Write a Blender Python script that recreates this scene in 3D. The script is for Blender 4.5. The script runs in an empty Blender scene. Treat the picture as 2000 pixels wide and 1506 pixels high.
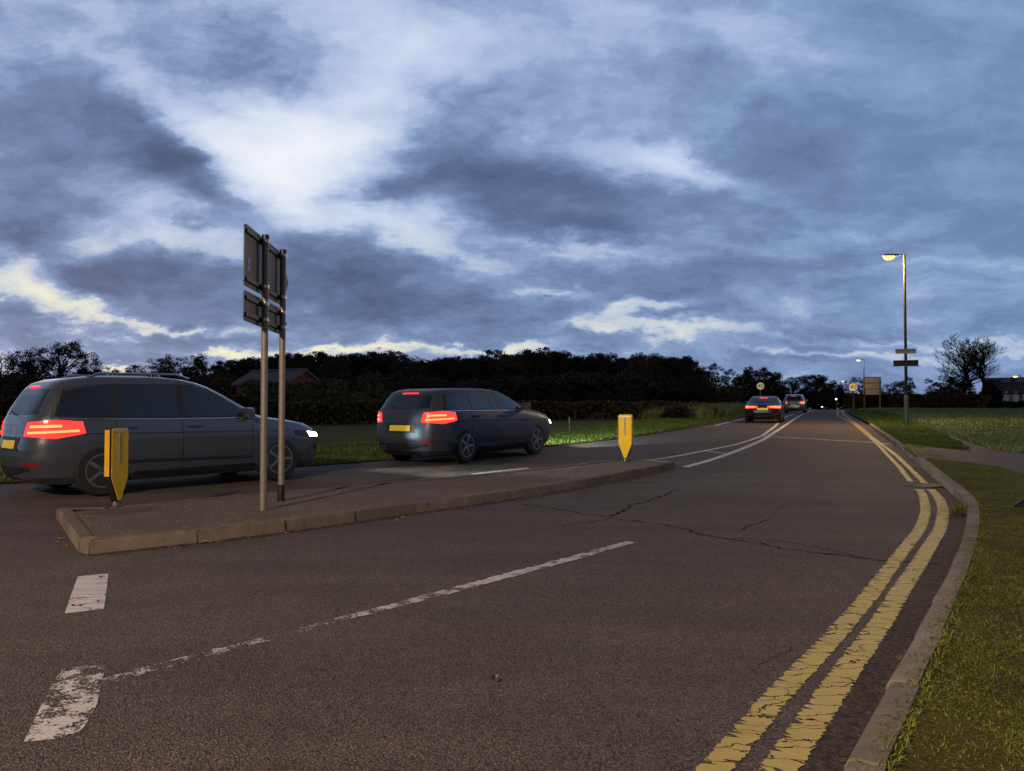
import bpy, bmesh, math, random
import numpy as np
from mathutils import Vector, Matrix
R = math.radians
random.seed(7)
rng = np.random.default_rng(11)
scene = bpy.context.scene
COL = scene.collection

# ------------------------------------------------------------------ camera
CAM_Z, FPX, PITCH = 1.22, 1574.0, R(1.64)
cam_d = bpy.data.cameras.new("camera")
cam_d.sensor_width = 36.0
cam_d.lens = 36.0 * FPX / 2000.0
cam_d.clip_start, cam_d.clip_end = 0.05, 6000.0
cam = bpy.data.objects.new("camera", cam_d)
COL.objects.link(cam)
cam.location = (0, 0, CAM_Z)
cam.rotation_euler = (R(90) + PITCH, 0, 0)
scene.camera = cam
scene.view_settings.view_transform = 'Standard'
scene.view_settings.look = 'None'
scene.view_settings.exposure = 0.0
scene.view_settings.gamma = 1.0
scene.cycles.max_bounces = 5
scene.cycles.transparent_max_bounces = 12
scene.cycles.sample_clamp_indirect = 3.0


# ------------------------------------------------------------------ node helper
class NT:
    def __init__(self, tree):
        self.t = tree

    def n(self, typ, ins=None, **props):
        nd = self.t.nodes.new(typ)
        for k, v in props.items():
            setattr(nd, k, v)
        for k, v in (ins or {}).items():
            self.set(nd.inputs[k], v)
        return nd

    def set(self, sock, v):
        if isinstance(v, bpy.types.NodeSocket):
            self.t.links.new(v, sock)
        else:
            if sock.type == 'RGBA' and len(v) == 3:
                v = (*v, 1)
            sock.default_value = v

    def math(self, op, a, b=None, c=None, clamp=False):
        nd = self.t.nodes.new('ShaderNodeMath')
        nd.operation = op
        nd.use_clamp = clamp
        for i, v in enumerate((a, b, c)):
            if v is not None:
                self.set(nd.inputs[i], v)
        return nd.outputs[0]

    def vmath(self, op, a, b=None, scale=None):
        nd = self.t.nodes.new('ShaderNodeVectorMath')
        nd.operation = op
        self.set(nd.inputs[0], a)
        if b is not None:
            self.set(nd.inputs[1], b)
        if scale is not None:
            self.set(nd.inputs['Scale'], scale)
        return nd

    def mix(self, f, a, b, blend='MIX'):
        nd = self.t.nodes.new('ShaderNodeMix')
        nd.data_type = 'RGBA'
        nd.blend_type = blend
        self.set(nd.inputs[0], f)
        self.set(nd.inputs[6], a)
        self.set(nd.inputs[7], b)
        return nd.outputs[2]

    def ramp(self, f, stops, interp='LINEAR'):
        nd = self.t.nodes.new('ShaderNodeValToRGB')
        nd.color_ramp.interpolation = interp
        el = nd.color_ramp.elements
        while len(el) < len(stops):
            el.new(0.5)
        for e, (p, c) in zip(el, stops):
            e.position = p
            e.color = (*c, 1) if len(c) == 3 else c
        self.set(nd.inputs[0], f)
        return nd.outputs[0]

    def noise(self, vec, scale, detail=4, rough=0.55, dist=0.0, out=0):
        nd = self.n('ShaderNodeTexNoise', {'Vector': vec, 'Scale': scale, 'Detail': detail,
                                           'Roughness': rough, 'Distortion': dist})
        return nd.outputs[out]


def srgb(r, g, b):
    f = lambda c: (c / 255 / 12.92) if c / 255 <= 0.04045 else ((c / 255 + 0.055) / 1.055) ** 2.4
    return (f(r), f(g), f(b))


# ------------------------------------------------------------------ sky
SUN_EL, SUN_AZ = R(2.0), R(-32.0)      # dusk glow: low, ahead and to the left
world = bpy.data.worlds.new("World")
scene.world = world
world.use_nodes = True
wt = world.node_tree
wt.nodes.clear()
S = NT(wt)
gen = S.n('ShaderNodeTexCoord').outputs['Generated']
sep = S.n('ShaderNodeSeparateXYZ', {0: gen})
dx, dy, dz = sep.outputs
ay = S.math('MAXIMUM', S.math('ABSOLUTE', dy), 0.05)
u = S.math('DIVIDE', dx, ay)
v = S.math('DIVIDE', dz, ay)
uv = S.n('ShaderNodeCombineXYZ', {0: u, 1: v, 2: 0.0}).outputs[0]
den = S.math('ADD', S.math('MAXIMUM', dz, 0.0), 0.30)
plane = S.n('ShaderNodeCombineXYZ', {0: S.math('DIVIDE', dx, den), 1: S.math('DIVIDE', dy, den), 2: 0.0}).outputs[0]


def centred(vec, scale, detail, amp, rough=0.55):
    c = S.noise(vec, scale, detail, rough, out=1)
    return S.vmath('SCALE', S.vmath('SUBTRACT', c, (0.5, 0.5, 0.5)).outputs[0], scale=amp).outputs[0]


# near the horizon clouds flatten into streaks
uvs = S.n('ShaderNodeMapping', {0: uv, 3: (1.0, 2.0, 1.0)}).outputs[0]
warp = S.vmath('ADD', centred(uvs, 4.5, 2, 0.10), centred(uvs, 12.0, 6, 0.095, 0.64)).outputs[0]
warp = S.vmath('MULTIPLY', warp, (1.0, 0.7, 0.0)).outputs[0]
wuv = S.vmath('ADD', uv, warp).outputs[0]

# cloud banks and gaps, as directions in the sky: (x, y, size along, size across, tilt, depth)
SKY = [
    (560, 310, 120, 135, 0, .46), (340, 205, 175, 34, 33, .34), (470, 255, 100, 50, 30, .30), (720, 195, 140, 66, -32, .40), (590, 235, 160, 60, 0, .16),
    (700, 40, 190, 60, 20, .24), (900, 60, 220, 80, 0, .14), (565, 400, 80, 55, 0, .26), (780, 440, 140, 24, 14, .42),
    (880, 500, 130, 18, 18, .16), (650, 300, 130, 90, -10, .26),
    (55, 565, 75, 40, 22, .62), (170, 500, 130, 32, -12, .34), (280, 440, 140, 38, 5, .26), (440, 480, 70, 24, 0, .34),
    (340, 395, 120, 34, 22, .16), (230, 380, 120, 20, 25, .10), (130, 605, 60, 16, 25, .30),
    (330, 636, 100, 7, 3, .38), (460, 690, 60, 8, 0, .48), (235, 716, 30, 7, 0, .36), (210, 660, 130, 6, 4, .16),
    (850, 682, 210, 7, 0, .26), (1000, 676, 90, 8, -5, .30), (620, 680, 120, 8, 4, .22),
    (1235, 604, 78, 13, -10, .42), (1325, 645, 85, 13, 7, .42), (1150, 636, 70, 9, -4, .26), (1100, 575, 90, 10, -6, .20),
    (1330, 312, 100, 20, 17, .40), (1240, 300, 90, 30, 10, .20), (1190, 250, 170, 70, 0, .12), (1130, 482, 110, 14, 3, .24),
    (1060, 570, 60, 10, -5, .16), (70, 50, 240, 130, 0, .20), (1470, 55, 210, 34, 14, .16), (1150, 60, 160, 110, 0, .10),
    (1950, 662, 170, 8, 0, .22), (1690, 692, 260, 6, 0, .20), (1850, 520, 200, 12, -3, .10), (1640, 455, 170, 14, -8, .12),
    (1650, 660, 160, 8, 2, .10), (1750, 585, 190, 14, -6, .08),
    (300, 265, 150, 55, 44, -.34), (60, 260, 210, 120, 20, -.20), (400, 345, 110, 34, 42, -.18), (30, 475, 90, 60, 22, -.26),
    (15, 612, 50, 26, 22, -.24), (330, 535, 200, 44, 4, -.34), (170, 575, 85, 26, 6, -.28), (300, 660, 330, 12, 2, -.08),
    (620, 485, 140, 52, 20, -.36), (700, 384, 90, 20, -10, -.36), (975, 345, 180, 56, 14, -.34), (690, 218, 110, 22, 4, -.16),
    (540, 150, 90, 56, 30, -.20), (410, 110, 210, 90, 20, -.10), (870, 215, 70, 70, -40, -.16), (1000, 560, 420, 60, 0, -.08),
    (900, 620, 350, 40, 0, -.12), (1110, 440, 140, 18, 0, -.20), (1260, 365, 210, 24, 5, -.12), (600, 575, 220, 40, 6, -.10),
    (350, 425, 46, 14, 5, -.30), (420, 470, 40, 12, 10, -.22), (1250, 160, 80, 60, 0, -.06), (1420, 240, 260, 60, 5, -.05),
    (1750, 300, 300, 160, 0, -.05), (1780, 640, 260, 14, 0, -.08), (1230, 680, 220, 10, 3, -.10), (1520, 520, 220, 40, -5, -.06),
]
acc = None
wsep = S.n('ShaderNodeSeparateXYZ', {0: wuv}).outputs
w1 = S.n('ShaderNodeCombineXYZ', {0: wsep[0], 1: wsep[1], 2: 1.0}).outputs[0]
for (cx, cy, sx, sy, ang, amp) in SKY:
    x0, y0 = (cx - 1000) / FPX, (798 - cy) / FPX
    c_, s_ = math.cos(R(-ang)), math.sin(R(-ang))
    ka, kb = FPX / (1.25 * sx), FPX / (1.25 * sy)
    a_ = S.vmath('DOT_PRODUCT', w1, (c_ * ka, s_ * ka, -(c_ * x0 + s_ * y0) * ka)).outputs['Value']
    b_ = S.vmath('DOT_PRODUCT', w1, (-s_ * kb, c_ * kb, (s_ * x0 - c_ * y0) * kb)).outputs['Value']
    g_ = S.math('POWER', 0.3679, S.math('MULTIPLY_ADD', a_, a_, S.math('MULTIPLY', b_, b_)))
    amp *= 0.78
    acc = S.math('MULTIPLY', g_, amp) if acc is None else S.math('MULTIPLY_ADD', g_, amp, acc)
# texture of the cloud layer seen in perspective
lump = S.vmath('ADD', S.n('ShaderNodeMapping', {0: uv, 3: (1.0, 1.7, 1.0)}).outputs[0], warp).outputs[0]
f4 = S.math('SUBTRACT', S.noise(lump, 6.5, 9, 0.63), 0.5)
pl2 = S.n('ShaderNodeMapping', {0: plane, 2: (0, 0, R(12)), 3: (0.8, 1.25, 1.0)}).outputs[0]
pw = S.vmath('ADD', pl2, centred(pl2, 1.1, 3, 0.7)).outputs[0]
f1 = S.math('SUBTRACT', S.noise(pw, 2.1, 8, 0.58), 0.5)
f2 = S.math('SUBTRACT', S.noise(pw, 7.5, 5, 0.62), 0.5)
streak = S.n('ShaderNodeMapping', {0: wuv, 3: (4.0, 26.0, 1.0)}).outputs[0]
f3 = S.math('SUBTRACT', S.noise(streak, 1.6, 5, 0.6), 0.5)
lowv = S.math('SUBTRACT', 1.0, S.math('DIVIDE', v, 0.32), clamp=True)
calm = S.math('MULTIPLY', S.math('SUBTRACT', 1.0, S.math('MULTIPLY', S.math('SUBTRACT', acc, 0.18, clamp=True), 1.0), clamp=True),
              S.math('MULTIPLY_ADD', S.math('MULTIPLY_ADD', u, -1.1, 0.75, clamp=True), 0.55, 0.45))
tex = S.math('MULTIPLY', f1, 0.34)
tex = S.math('MULTIPLY_ADD', f2, 0.20, tex)
tex = S.math('MULTIPLY_ADD', f4, 0.64, tex)
f5 = S.math('SUBTRACT', S.noise(S.vmath('ADD', plane, warp).outputs[0], 11.0, 6, 0.65), 0.5)
tex = S.math('MULTIPLY_ADD', f5, 0.28, tex)
L = S.math('ADD', acc, 0.445)
L = S.math('MULTIPLY_ADD', tex, calm, L)
L = S.math('MULTIPLY_ADD', S.math('MULTIPLY', f3, lowv), 0.62, L)
L = S.math('MULTIPLY_ADD', S.math('MAXIMUM', S.math('SUBTRACT', L, 0.58), 0.0), 0.60, S.math('MINIMUM', L, 0.58))
col = S.ramp(L, [(0.0, srgb(72, 86, 117)), (0.22, srgb(94, 111, 145)), (0.39, srgb(117, 137, 175)), (0.52, srgb(147, 167, 204)),
                 (0.66, srgb(188, 201, 229)), (0.84, srgb(220, 228, 243)), (1.0, srgb(240, 242, 247))])
# the right-hand sky is bluer, the left greyer; the gaps low over the sunset are cream
blue = S.math('MULTIPLY_ADD', u, 0.8, 0.35, clamp=True)
col = S.mix(S.math('MULTIPLY', blue, 0.9), col, S.mix(1.0, col, (0.88, 0.97, 1.03, 1), 'MULTIPLY'))
cream = S.math('MULTIPLY', S.math('SUBTRACT', L, 0.50, clamp=True), 3.4, clamp=True)
cream = S.math('MULTIPLY', cream, S.math('SUBTRACT', 1.0, S.math('DIVIDE', S.math('ABSOLUTE', v), 0.235), clamp=True))
cream = S.math('MULTIPLY', cream, S.math('MULTIPLY_ADD', u, -0.7, 0.75, clamp=True))
cream = S.math('MULTIPLY', cream, 1.9, clamp=True)
col = S.mix(cream, col, srgb(250, 243, 196))
nish = S.n('ShaderNodeTexSky')
nish.sky_type = 'NISHITA'
nish.sun_disc = False
nish.sun_elevation = SUN_EL
nish.sun_rotation = SUN_AZ
col = S.mix(0.002, col, nish.outputs[0])
# the unseen sky overhead and behind is dimmed to weaken its light
zen = S.math('SUBTRACT', 1.0, S.math('MULTIPLY', S.math('SUBTRACT', dz, 0.46, clamp=True), 1.6), clamp=True)
bk = S.math('MULTIPLY_ADD', dy, 1.6, 0.75, clamp=True)
dark = S.math('MULTIPLY', S.math('MAXIMUM', zen, 0.3), S.math('MULTIPLY_ADD', bk, 0.6, 0.4))
bg = S.n('ShaderNodeBackground', {0: col, 1: dark})
S.t.links.new(bg.outputs[0], S.n('ShaderNodeOutputWorld').inputs[0])
world.cycles.sampling_method = 'MANUAL'
world.cycles.sample_map_resolution = 512

sun_d = bpy.data.lights.new("sun", 'SUN')
sun_d.energy = 0.06
sun_d.angle = R(25)
sun_d.color = (1.0, 0.82, 0.62)
sun = bpy.data.objects.new("sun", sun_d)
COL.objects.link(sun)
_sd = Vector((math.sin(SUN_AZ) * math.cos(SUN_EL), math.cos(SUN_AZ) * math.cos(SUN_EL), math.sin(SUN_EL)))
sun.rotation_euler = _sd.to_track_quat('Z', 'Y').to_euler()

# ------------------------------------------------------------------ terrain
KN = [(-3000, 0), (9, 0), (10.5, .012), (12, .03), (13.5, .06), (15, .10), (17.5, .15), (20, .20), (25, .285), (30, .36), (35.5, .435),
      (41, .50), (50, .60), (60, .70), (67, .775), (75, .86), (82, .935), (90, 1.02), (95, 1.055), (100, 1.08), (105, 1.09),
      (110, 1.085), (117, 1.05), (125, .98), (137, .85), (150, .7), (175, .44), (200, .2), (250, .06), (300, 0), (3000, 0)]
KY = np.array([k[0] for k in KN], float)
KZ = np.array([k[1] for k in KN], float)


def g(y):
    return float(np.interp(y, KY, KZ))


def P(px, py, off=0.0):
    """Point of the ground (raised by off) seen at a pixel of the 2000 x 1506 photograph."""
    a, b = (px - 1000) / FPX, (753 - py) / FPX
    d = Vector((a, math.cos(PITCH) - math.sin(PITCH) * b, math.sin(PITCH) + math.cos(PITCH) * b))
    lo, hi = 0.3, 400.0
    f = lambda t: CAM_Z + d.z * t - g(d.y * t) - off
    t = lo
    step = 0.05
    while t < hi and f(t) > 0:
        t += step
        step = max(0.05, t * 0.004)
    a0, a1 = t - step, t
    for _ in range(30):
        mdl = (a0 + a1) / 2
        if f(mdl) > 0:
            a0 = mdl
        else:
            a1 = mdl
    return (d.x * a1, d.y * a1)


def PP(pts, off=0.0):
    return [P(x, y, off) for x, y in pts]


def X_at(px, Y):
    return (px - 1000) / FPX * Y


def Z_at(py, Y):
    return CAM_Z + (798 - py) / FPX * Y


# ------------------------------------------------------------------ object helpers
def link(name, me, mat=None, parent=None, smooth=None):
    o = bpy.data.objects.new(name, me)
    COL.objects.link(o)
    if mat is not None:
        for mm in (mat if isinstance(mat, (list, tuple)) else [mat]):
            me.materials.append(mm)
    if parent is not None:
        o.parent = parent
    if smooth is not None:
        me.polygons.foreach_set('use_smooth', [True] * len(me.polygons))
        me.set_sharp_from_angle(angle=R(smooth))
    return o


def from_bm(name, bm, mat=None, parent=None, smooth=None):
    me = bpy.data.meshes.new(name)
    bmesh.ops.recalc_face_normals(bm, faces=bm.faces)
    bm.to_mesh(me)
    bm.free()
    return link(name, me, mat, parent, smooth)


def tag(o, label, cat, group=None, kind=None):
    if label:
        o['label'] = label
    if cat:
        o['category'] = cat
    if group:
        o['group'] = group
    if kind:
        o['kind'] = kind
    return o


def struct(o, kind='structure'):
    o['kind'] = kind
    return o


def thing(name, label, cat, loc=(0, 0, 0), rz=0.0, group=None):
    o = bpy.data.objects.new(name, None)
    o.empty_display_size = 0.2
    COL.objects.link(o)
    o.location = loc
    o.rotation_euler = (0, 0, rz)
    return tag(o, label, cat, group)


def copy_tree(o, parent=None):
    c = o.copy()
    COL.objects.link(c)
    if parent is not None:
        c.parent = parent
    for ch in list(o.children):
        copy_tree(ch, c)
    return c


def sheet_bm(polys, off):
    bm = bmesh.new()
    for poly in polys:
        vs = [bm.verts.new((x, y, 0)) for x, y in poly]
        bm.faces.new(vs)
    bmesh.ops.triangulate(bm, faces=bm.faces[:])
    ys = [vv.co.y for vv in bm.verts]
    y0, y1 = min(ys), max(ys)
    for k in KY:
        if y0 < k < y1:
            bmesh.ops.bisect_plane(bm, geom=bm.verts[:] + bm.edges[:] + bm.faces[:], dist=1e-6,
                                   plane_co=(0, k, 0), plane_no=(0, 1, 0))
    for vv in bm.verts:
        vv.co.z = g(vv.co.y) + off
    for f in bm.faces:
        f.normal_update()
        if f.normal.z < 0:
            f.normal_flip()
    return bm


def sheet(name, polys, off, mat, kind='structure'):
    bm = sheet_bm(polys, off)
    me = bpy.data.meshes.new(name)
    bm.to_mesh(me)
    bm.free()
    return struct(link(name, me, mat), kind)


def resample(pts, step):
    pts = [np.array(p, float) for p in pts]
    seg = [np.linalg.norm(pts[i + 1] - pts[i]) for i in range(len(pts) - 1)]
    cum = np.concatenate([[0], np.cumsum(seg)])
    n = max(1, int(round(cum[-1] / step)))
    t = np.linspace(0, cum[-1], n + 1)
    a = np.array(pts)
    return np.stack([np.interp(t, cum, a[:, 0]), np.interp(t, cum, a[:, 1])], 1)


def smooth_line(pts, it=2):
    """Chaikin corner cutting, ends kept."""
    p = [np.array(q, float) for q in pts]
    for _ in range(it):
        q = [p[0]]
        for i in range(len(p) - 1):
            q += [p[i] * .75 + p[i + 1] * .25, p[i] * .25 + p[i + 1] * .75]
        q.append(p[-1])
        p = q
    return [tuple(x) for x in p]


def normals2(line):
    d = np.gradient(line, axis=0)
    d /= np.linalg.norm(d, axis=1, keepdims=True) + 1e-9
    return np.stack([-d[:, 1], d[:, 0]], 1)      # left of travel


def strip_polys(pts, width, step=0.4, jit=0.0, notch=0.0, r=random):
    ln = resample(pts, step)
    nn = normals2(ln)
    wl = np.array([width / 2 + r.uniform(-jit, jit) - (r.random() < .12) * r.uniform(0, notch) for _ in ln])
    wr = np.array([width / 2 + r.uniform(-jit, jit) - (r.random() < .06) * r.uniform(0, notch) for _ in ln])
    a, b = ln + nn * wl[:, None], ln - nn * wr[:, None]
    return [[tuple(a[i]), tuple(b[i]), tuple(b[i + 1]), tuple(a[i + 1])] for i in range(len(ln) - 1)]


def raw_mesh(name, verts, loops, starts):
    me = bpy.data.meshes.new(name)
    verts = np.ascontiguousarray(verts, np.float32)
    me.vertices.add(len(verts))
    me.vertices.foreach_set('co', verts.ravel())
    me.loops.add(len(loops))
    me.loops.foreach_set('vertex_index', np.asarray(loops, np.int32))
    me.polygons.add(len(starts))
    me.polygons.foreach_set('loop_start', np.asarray(starts, np.int32))
    me.update(calc_edges=True)
    return me


def in_poly(pts, poly):
    x, y = pts[:, 0], pts[:, 1]
    c = np.zeros(len(pts), bool)
    n = len(poly)
    for i in range(n):
        x0, y0 = poly[i]
        x1, y1 = poly[(i + 1) % n]
        cond = (y0 > y) != (y1 > y)
        xi = (x1 - x0) * (y - y0) / ((y1 - y0) if y1 != y0 else 1e-9) + x0
        c ^= cond & (x < xi)
    return c


def tube(bm, p0, p1, r0, r1=None, seg=8, caps=True):
    r1 = r0 if r1 is None else r1
    p0, p1 = Vector(p0), Vector(p1)
    q = (p1 - p0).to_track_quat('Z', 'Y')
    a, b = [], []
    for i in range(seg):
        t = 2 * math.pi * i / seg
        w = q @ Vector((math.cos(t), math.sin(t), 0))
        a.append(bm.verts.new(p0 + w * r0))
        b.append(bm.verts.new(p1 + w * r1))
    for i in range(seg):
        j = (i + 1) % seg
        bm.faces.new((a[i], a[j], b[j], b[i]))
    if caps:
        bm.faces.new(a[::-1])
        bm.faces.new(b)


def box(bm, c, s, rot=None, bev=0.0):
    mtx = Matrix.Translation(c) @ (rot.to_4x4() if rot else Matrix.Identity(4)) @ Matrix.Diagonal((*s, 1))
    r = bmesh.ops.create_cube(bm, size=1.0, matrix=mtx)
    if bev:
        es = list({e for vv in r['verts'] for e in vv.link_edges})
        bmesh.ops.bevel(bm, geom=es, offset=bev, segments=2, affect='EDGES', profile=0.7)


def prism(bm, outline, d0, d1, axis='y'):
    """Extrude an (a, b) outline between d0 and d1 along an axis."""
    mk = {'y': lambda p, d: (p[0], d, p[1]), 'x': lambda p, d: (d, p[0], p[1]), 'z': lambda p, d: (p[0], p[1], d)}[axis]
    a = [bm.verts.new(mk(p, d0)) for p in outline]
    b = [bm.verts.new(mk(p, d1)) for p in outline]
    n = len(outline)
    for i in range(n):
        j = (i + 1) % n
        bm.faces.new((a[i], a[j], b[j], b[i]))
    bm.faces.new(a[::-1])
    bm.faces.new(b)


def lathe(bm, prof, seg=24, axis='y'):
    rings = []
    for r, h in prof:
        ring = []
        for i in range(seg):
            t = 2 * math.pi * i / seg
            c, s = r * math.cos(t), r * math.sin(t)
            ring.append(bm.verts.new((c, h, s) if axis == 'y' else (c, s, h)))
        rings.append(ring)
    for k in range(len(rings) - 1):
        for i in range(seg):
            j = (i + 1) % seg
            bm.faces.new((rings[k][i], rings[k][j], rings[k + 1][j], rings[k + 1][i]))
    bm.faces.new(rings[0][::-1])
    bm.faces.new(rings[-1])


def text_mesh(body, size, depth):
    cu = bpy.data.curves.new('numerals', 'FONT')
    cu.body = body
    cu.size = size
    cu.extrude = depth
    cu.align_x = 'CENTER'
    cu.align_y = 'CENTER'
    tmp = bpy.data.objects.new('numerals', cu)
    COL.objects.link(tmp)
    dg = bpy.context.evaluated_depsgraph_get()
    me = bpy.data.meshes.new_from_object(tmp.evaluated_get(dg))
    bpy.data.objects.remove(tmp)
    bpy.data.curves.remove(cu)
    return me


# ------------------------------------------------------------------ materials
def material(name):
    m = bpy.data.materials.new(name)
    m.use_nodes = True
    m.node_tree.nodes.clear()
    N = NT(m.node_tree)
    out = N.n('ShaderNodeOutputMaterial')
    return m, N, out


def simple(name, colr, rough=0.5, metal=0.0, spec=0.5, var=0.15, scale=8.0, bump=0.0, coat=0.0, emit=None, es=0.0):
    m, N, out = material(name)
    co = N.n('ShaderNodeTexCoord').outputs['Object']
    f = N.noise(co, scale, 5, 0.6)
    c = N.mix(f, tuple(x * (1 - var) for x in colr), tuple(min(1, x * (1 + var)) for x in colr))
    b = N.n('ShaderNodeBsdfPrincipled', {'Base Color': c, 'Metallic': metal, 'Specular IOR Level': spec, 'Coat Weight': coat,
                                         'Roughness': N.math('MULTIPLY_ADD', f, 0.2, max(0.02, rough - 0.1))})
    if emit:
        N.set(b.inputs['Emission Color'], emit)
        b.inputs['Emission Strength'].default_value = es
    if bump:
        N.set(b.inputs['Normal'], N.n('ShaderNodeBump', {'Height': f, 'Strength': bump, 'Distance': 0.02}).outputs[0])
    N.t.links.new(b.outputs[0], out.inputs[0])
    return m


def mat_asphalt(name, base, chips=95.0, bump=0.006, warm=0.2):
    m, N, out = material(name)
    co = N.n('ShaderNodeTexCoord').outputs['Object']
    vo = N.n('ShaderNodeTexVoronoi', {'Vector': co, 'Scale': chips, 'Randomness': 1.0})
    vo2 = N.n('ShaderNodeTexVoronoi', {'Vector': co, 'Scale': chips * 0.6})
    n1 = N.noise(co, 160, 3, 0.6)
    n2 = N.noise(co, 1.3, 6, 0.62)
    n3 = N.noise(co, 12, 5, 0.6)
    st = N.noise(N.n('ShaderNodeMapping', {0: co, 2: (0, 0, R(38)), 3: (.25, 1.6, 1)}).outputs[0], 0.9, 5, 0.6)
    k = N.math('MULTIPLY_ADD', n2, 0.5, 0.55)
    k = N.math('MULTIPLY', k, N.math('MULTIPLY_ADD', n3, 0.6, 0.7))
    k = N.math('MULTIPLY', k, N.math('MULTIPLY_ADD', st, 0.9, 0.55))
    cellv = N.n('ShaderNodeSeparateColor', {0: vo.outputs['Color']}).outputs[0]
    chip = N.ramp(cellv, [(0, (.62, .62, .62)), (.5, (.95, .95, .95)), (.95, (1.2, 1.18, 1.15)), (1, (2.3, 2.2, 2.1))])
    hole = N.ramp(vo2.outputs['Distance'], [(0, (1.15, 1.15, 1.15)), (.45, (1, 1, 1)), (.8, (.42, .42, .42))])
    c = N.mix(1.0, base, chip, 'MULTIPLY')
    c = N.mix(1.0, c, hole, 'MULTIPLY')
    kc = N.n('ShaderNodeCombineColor', {0: k, 1: k, 2: k}).outputs[0]
    c = N.mix(1.0, c, kc, 'MULTIPLY')
    tint = N.mix(N.noise(co, 0.35, 4), (1.0 + warm, 1.0, 0.85, 1), (0.97, 1.0, 1.1, 1))
    c = N.mix(1.0, c, tint, 'MULTIPLY')
    h = N.math('SUBTRACT', N.math('MULTIPLY', n1, 0.6), N.math('ADD', vo.outputs['Distance'], N.math('MULTIPLY', vo2.outputs['Distance'], 0.9)))
    bmp = N.n('ShaderNodeBump', {'Height': h, 'Strength': 1.0, 'Distance': bump})
    b = N.n('ShaderNodeBsdfPrincipled', {'Base Color': c, 'Roughness': N.math('MULTIPLY_ADD', n3, 0.3, 0.62),
                                         'Specular IOR Level': 0.25, 'Normal': bmp.outputs[0]})
    N.t.links.new(b.outputs[0], out.inputs[0])
    return m


def mat_paint(name, base, wear=0.5, scale=9.0, rot=0.0, crack=True):
    """Thermoplastic road paint with holes worn right through it."""
    m, N, out = material(name)
    co = N.n('ShaderNodeTexCoord').outputs['Object']
    n1 = N.noise(co, scale, 8, 0.72)
    n0 = N.noise(co, 1.1, 3, 0.5)
    fine = N.noise(co, 75, 4, 0.7)
    a = N.math('ADD', N.math('MULTIPLY', n1, 0.5), N.math('MULTIPLY', fine, 0.34))
    a = N.math('MULTIPLY_ADD', n0, 0.3, a)
    cut = N.math('GREATER_THAN', a, wear)
    if crack:
        cm = N.n('ShaderNodeMapping', {0: co, 2: (0, 0, R(rot)), 3: (2.0, 7.0, 1)}).outputs[0]
        cw = N.vmath('ADD', cm, N.vmath('SCALE', N.noise(co, 10, 4, out=1), scale=0.6).outputs[0]).outputs[0]
        vo = N.n('ShaderNodeTexVoronoi', {'Vector': cw, 'Scale': 1.25}, feature='DISTANCE_TO_EDGE')
        cr = N.math('GREATER_THAN', N.math('ADD', vo.outputs['Distance'], N.math('MULTIPLY', n1, 0.07)), 0.052)
        cut = N.math('MULTIPLY', cut, cr)
    c = N.mix(N.math('MULTIPLY', fine, 0.8), tuple(x * .72 for x in base), tuple(min(1, x * 1.2) for x in base))
    c = N.mix(N.math('MULTIPLY', N.math('SUBTRACT', N.noise(co, 3.0, 6, 0.7), 0.4, clamp=True), 1.6, clamp=True), c,
              tuple(x * .6 for x in base))
    bs = N.n('ShaderNodeBsdfPrincipled', {'Base Color': c, 'Roughness': 0.6, 'Specular IOR Level': 0.3,
                                          'Normal': N.n('ShaderNodeBump', {'Height': fine, 'Strength': .7, 'Distance': .004}).outputs[0]})
    mx = N.n('ShaderNodeMixShader', {0: cut, 1: N.n('ShaderNodeBsdfTransparent').outputs[0], 2: bs.outputs[0]})
    N.t.links.new(mx.outputs[0], out.inputs[0])
    return m


def mat_foliage(name, cols, rough=0.65, scale=0.5, trans=0.0):
    m, N, out = material(name)
    geo = N.n('ShaderNodeNewGeometry')
    co = geo.outputs['Position']
    f = N.noise(co, scale, 5, 0.6)
    r = geo.outputs['Random Per Island']
    k = N.math('ADD', N.math('MULTIPLY', f, 0.62), N.math('MULTIPLY', r, 0.42))
    n = len(cols)
    c = N.ramp(k, [(0.22 + 0.56 * i / (n - 1), cc) for i, cc in enumerate(cols)])
    b = N.n('ShaderNodeBsdfPrincipled', {'Base Color': c, 'Roughness': rough, 'Specular IOR Level': 0.2})
    if trans:
        t = N.n('ShaderNodeBsdfTranslucent', {0: c})
        mx = N.n('ShaderNodeMixShader', {0: trans, 1: b.outputs[0], 2: t.outputs[0]})
        N.t.links.new(mx.outputs[0], out.inputs[0])
    else:
        N.t.links.new(b.outputs[0], out.inputs[0])
    return m


def mat_soil(name, cols, scale=2.0):
    m, N, out = material(name)
    co = N.n('ShaderNodeTexCoord').outputs['Object']
    a = N.noise(co, scale, 8, 0.65)
    f = N.noise(co, scale * 22, 5, 0.7)
    c = N.ramp(N.math('ADD', N.math('MULTIPLY', a, .6), N.math('MULTIPLY', f, .4)),
               [(0.3 + 0.4 * i / (len(cols) - 1), cc) for i, cc in enumerate(cols)])
    b = N.n('ShaderNodeBsdfPrincipled', {'Base Color': c, 'Roughness': 0.95, 'Specular IOR Level': 0.1,
                                         'Normal': N.n('ShaderNodeBump', {'Height': f, 'Strength': .9, 'Distance': .03}).outputs[0]})
    N.t.links.new(b.outputs[0], out.inputs[0])
    return m


def mat_glow(name, colr, strength):
    m, N, out = material(name)
    co = N.n('ShaderNodeTexCoord').outputs['Object']
    f = N.noise(co, 14, 2)
    e = N.n('ShaderNodeEmission', {0: colr, 1: N.math('MULTIPLY', N.math('MULTIPLY_ADD', f, 0.6, 0.7), strength)})
    N.t.links.new(e.outputs[0], out.inputs[0])
    return m


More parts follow.
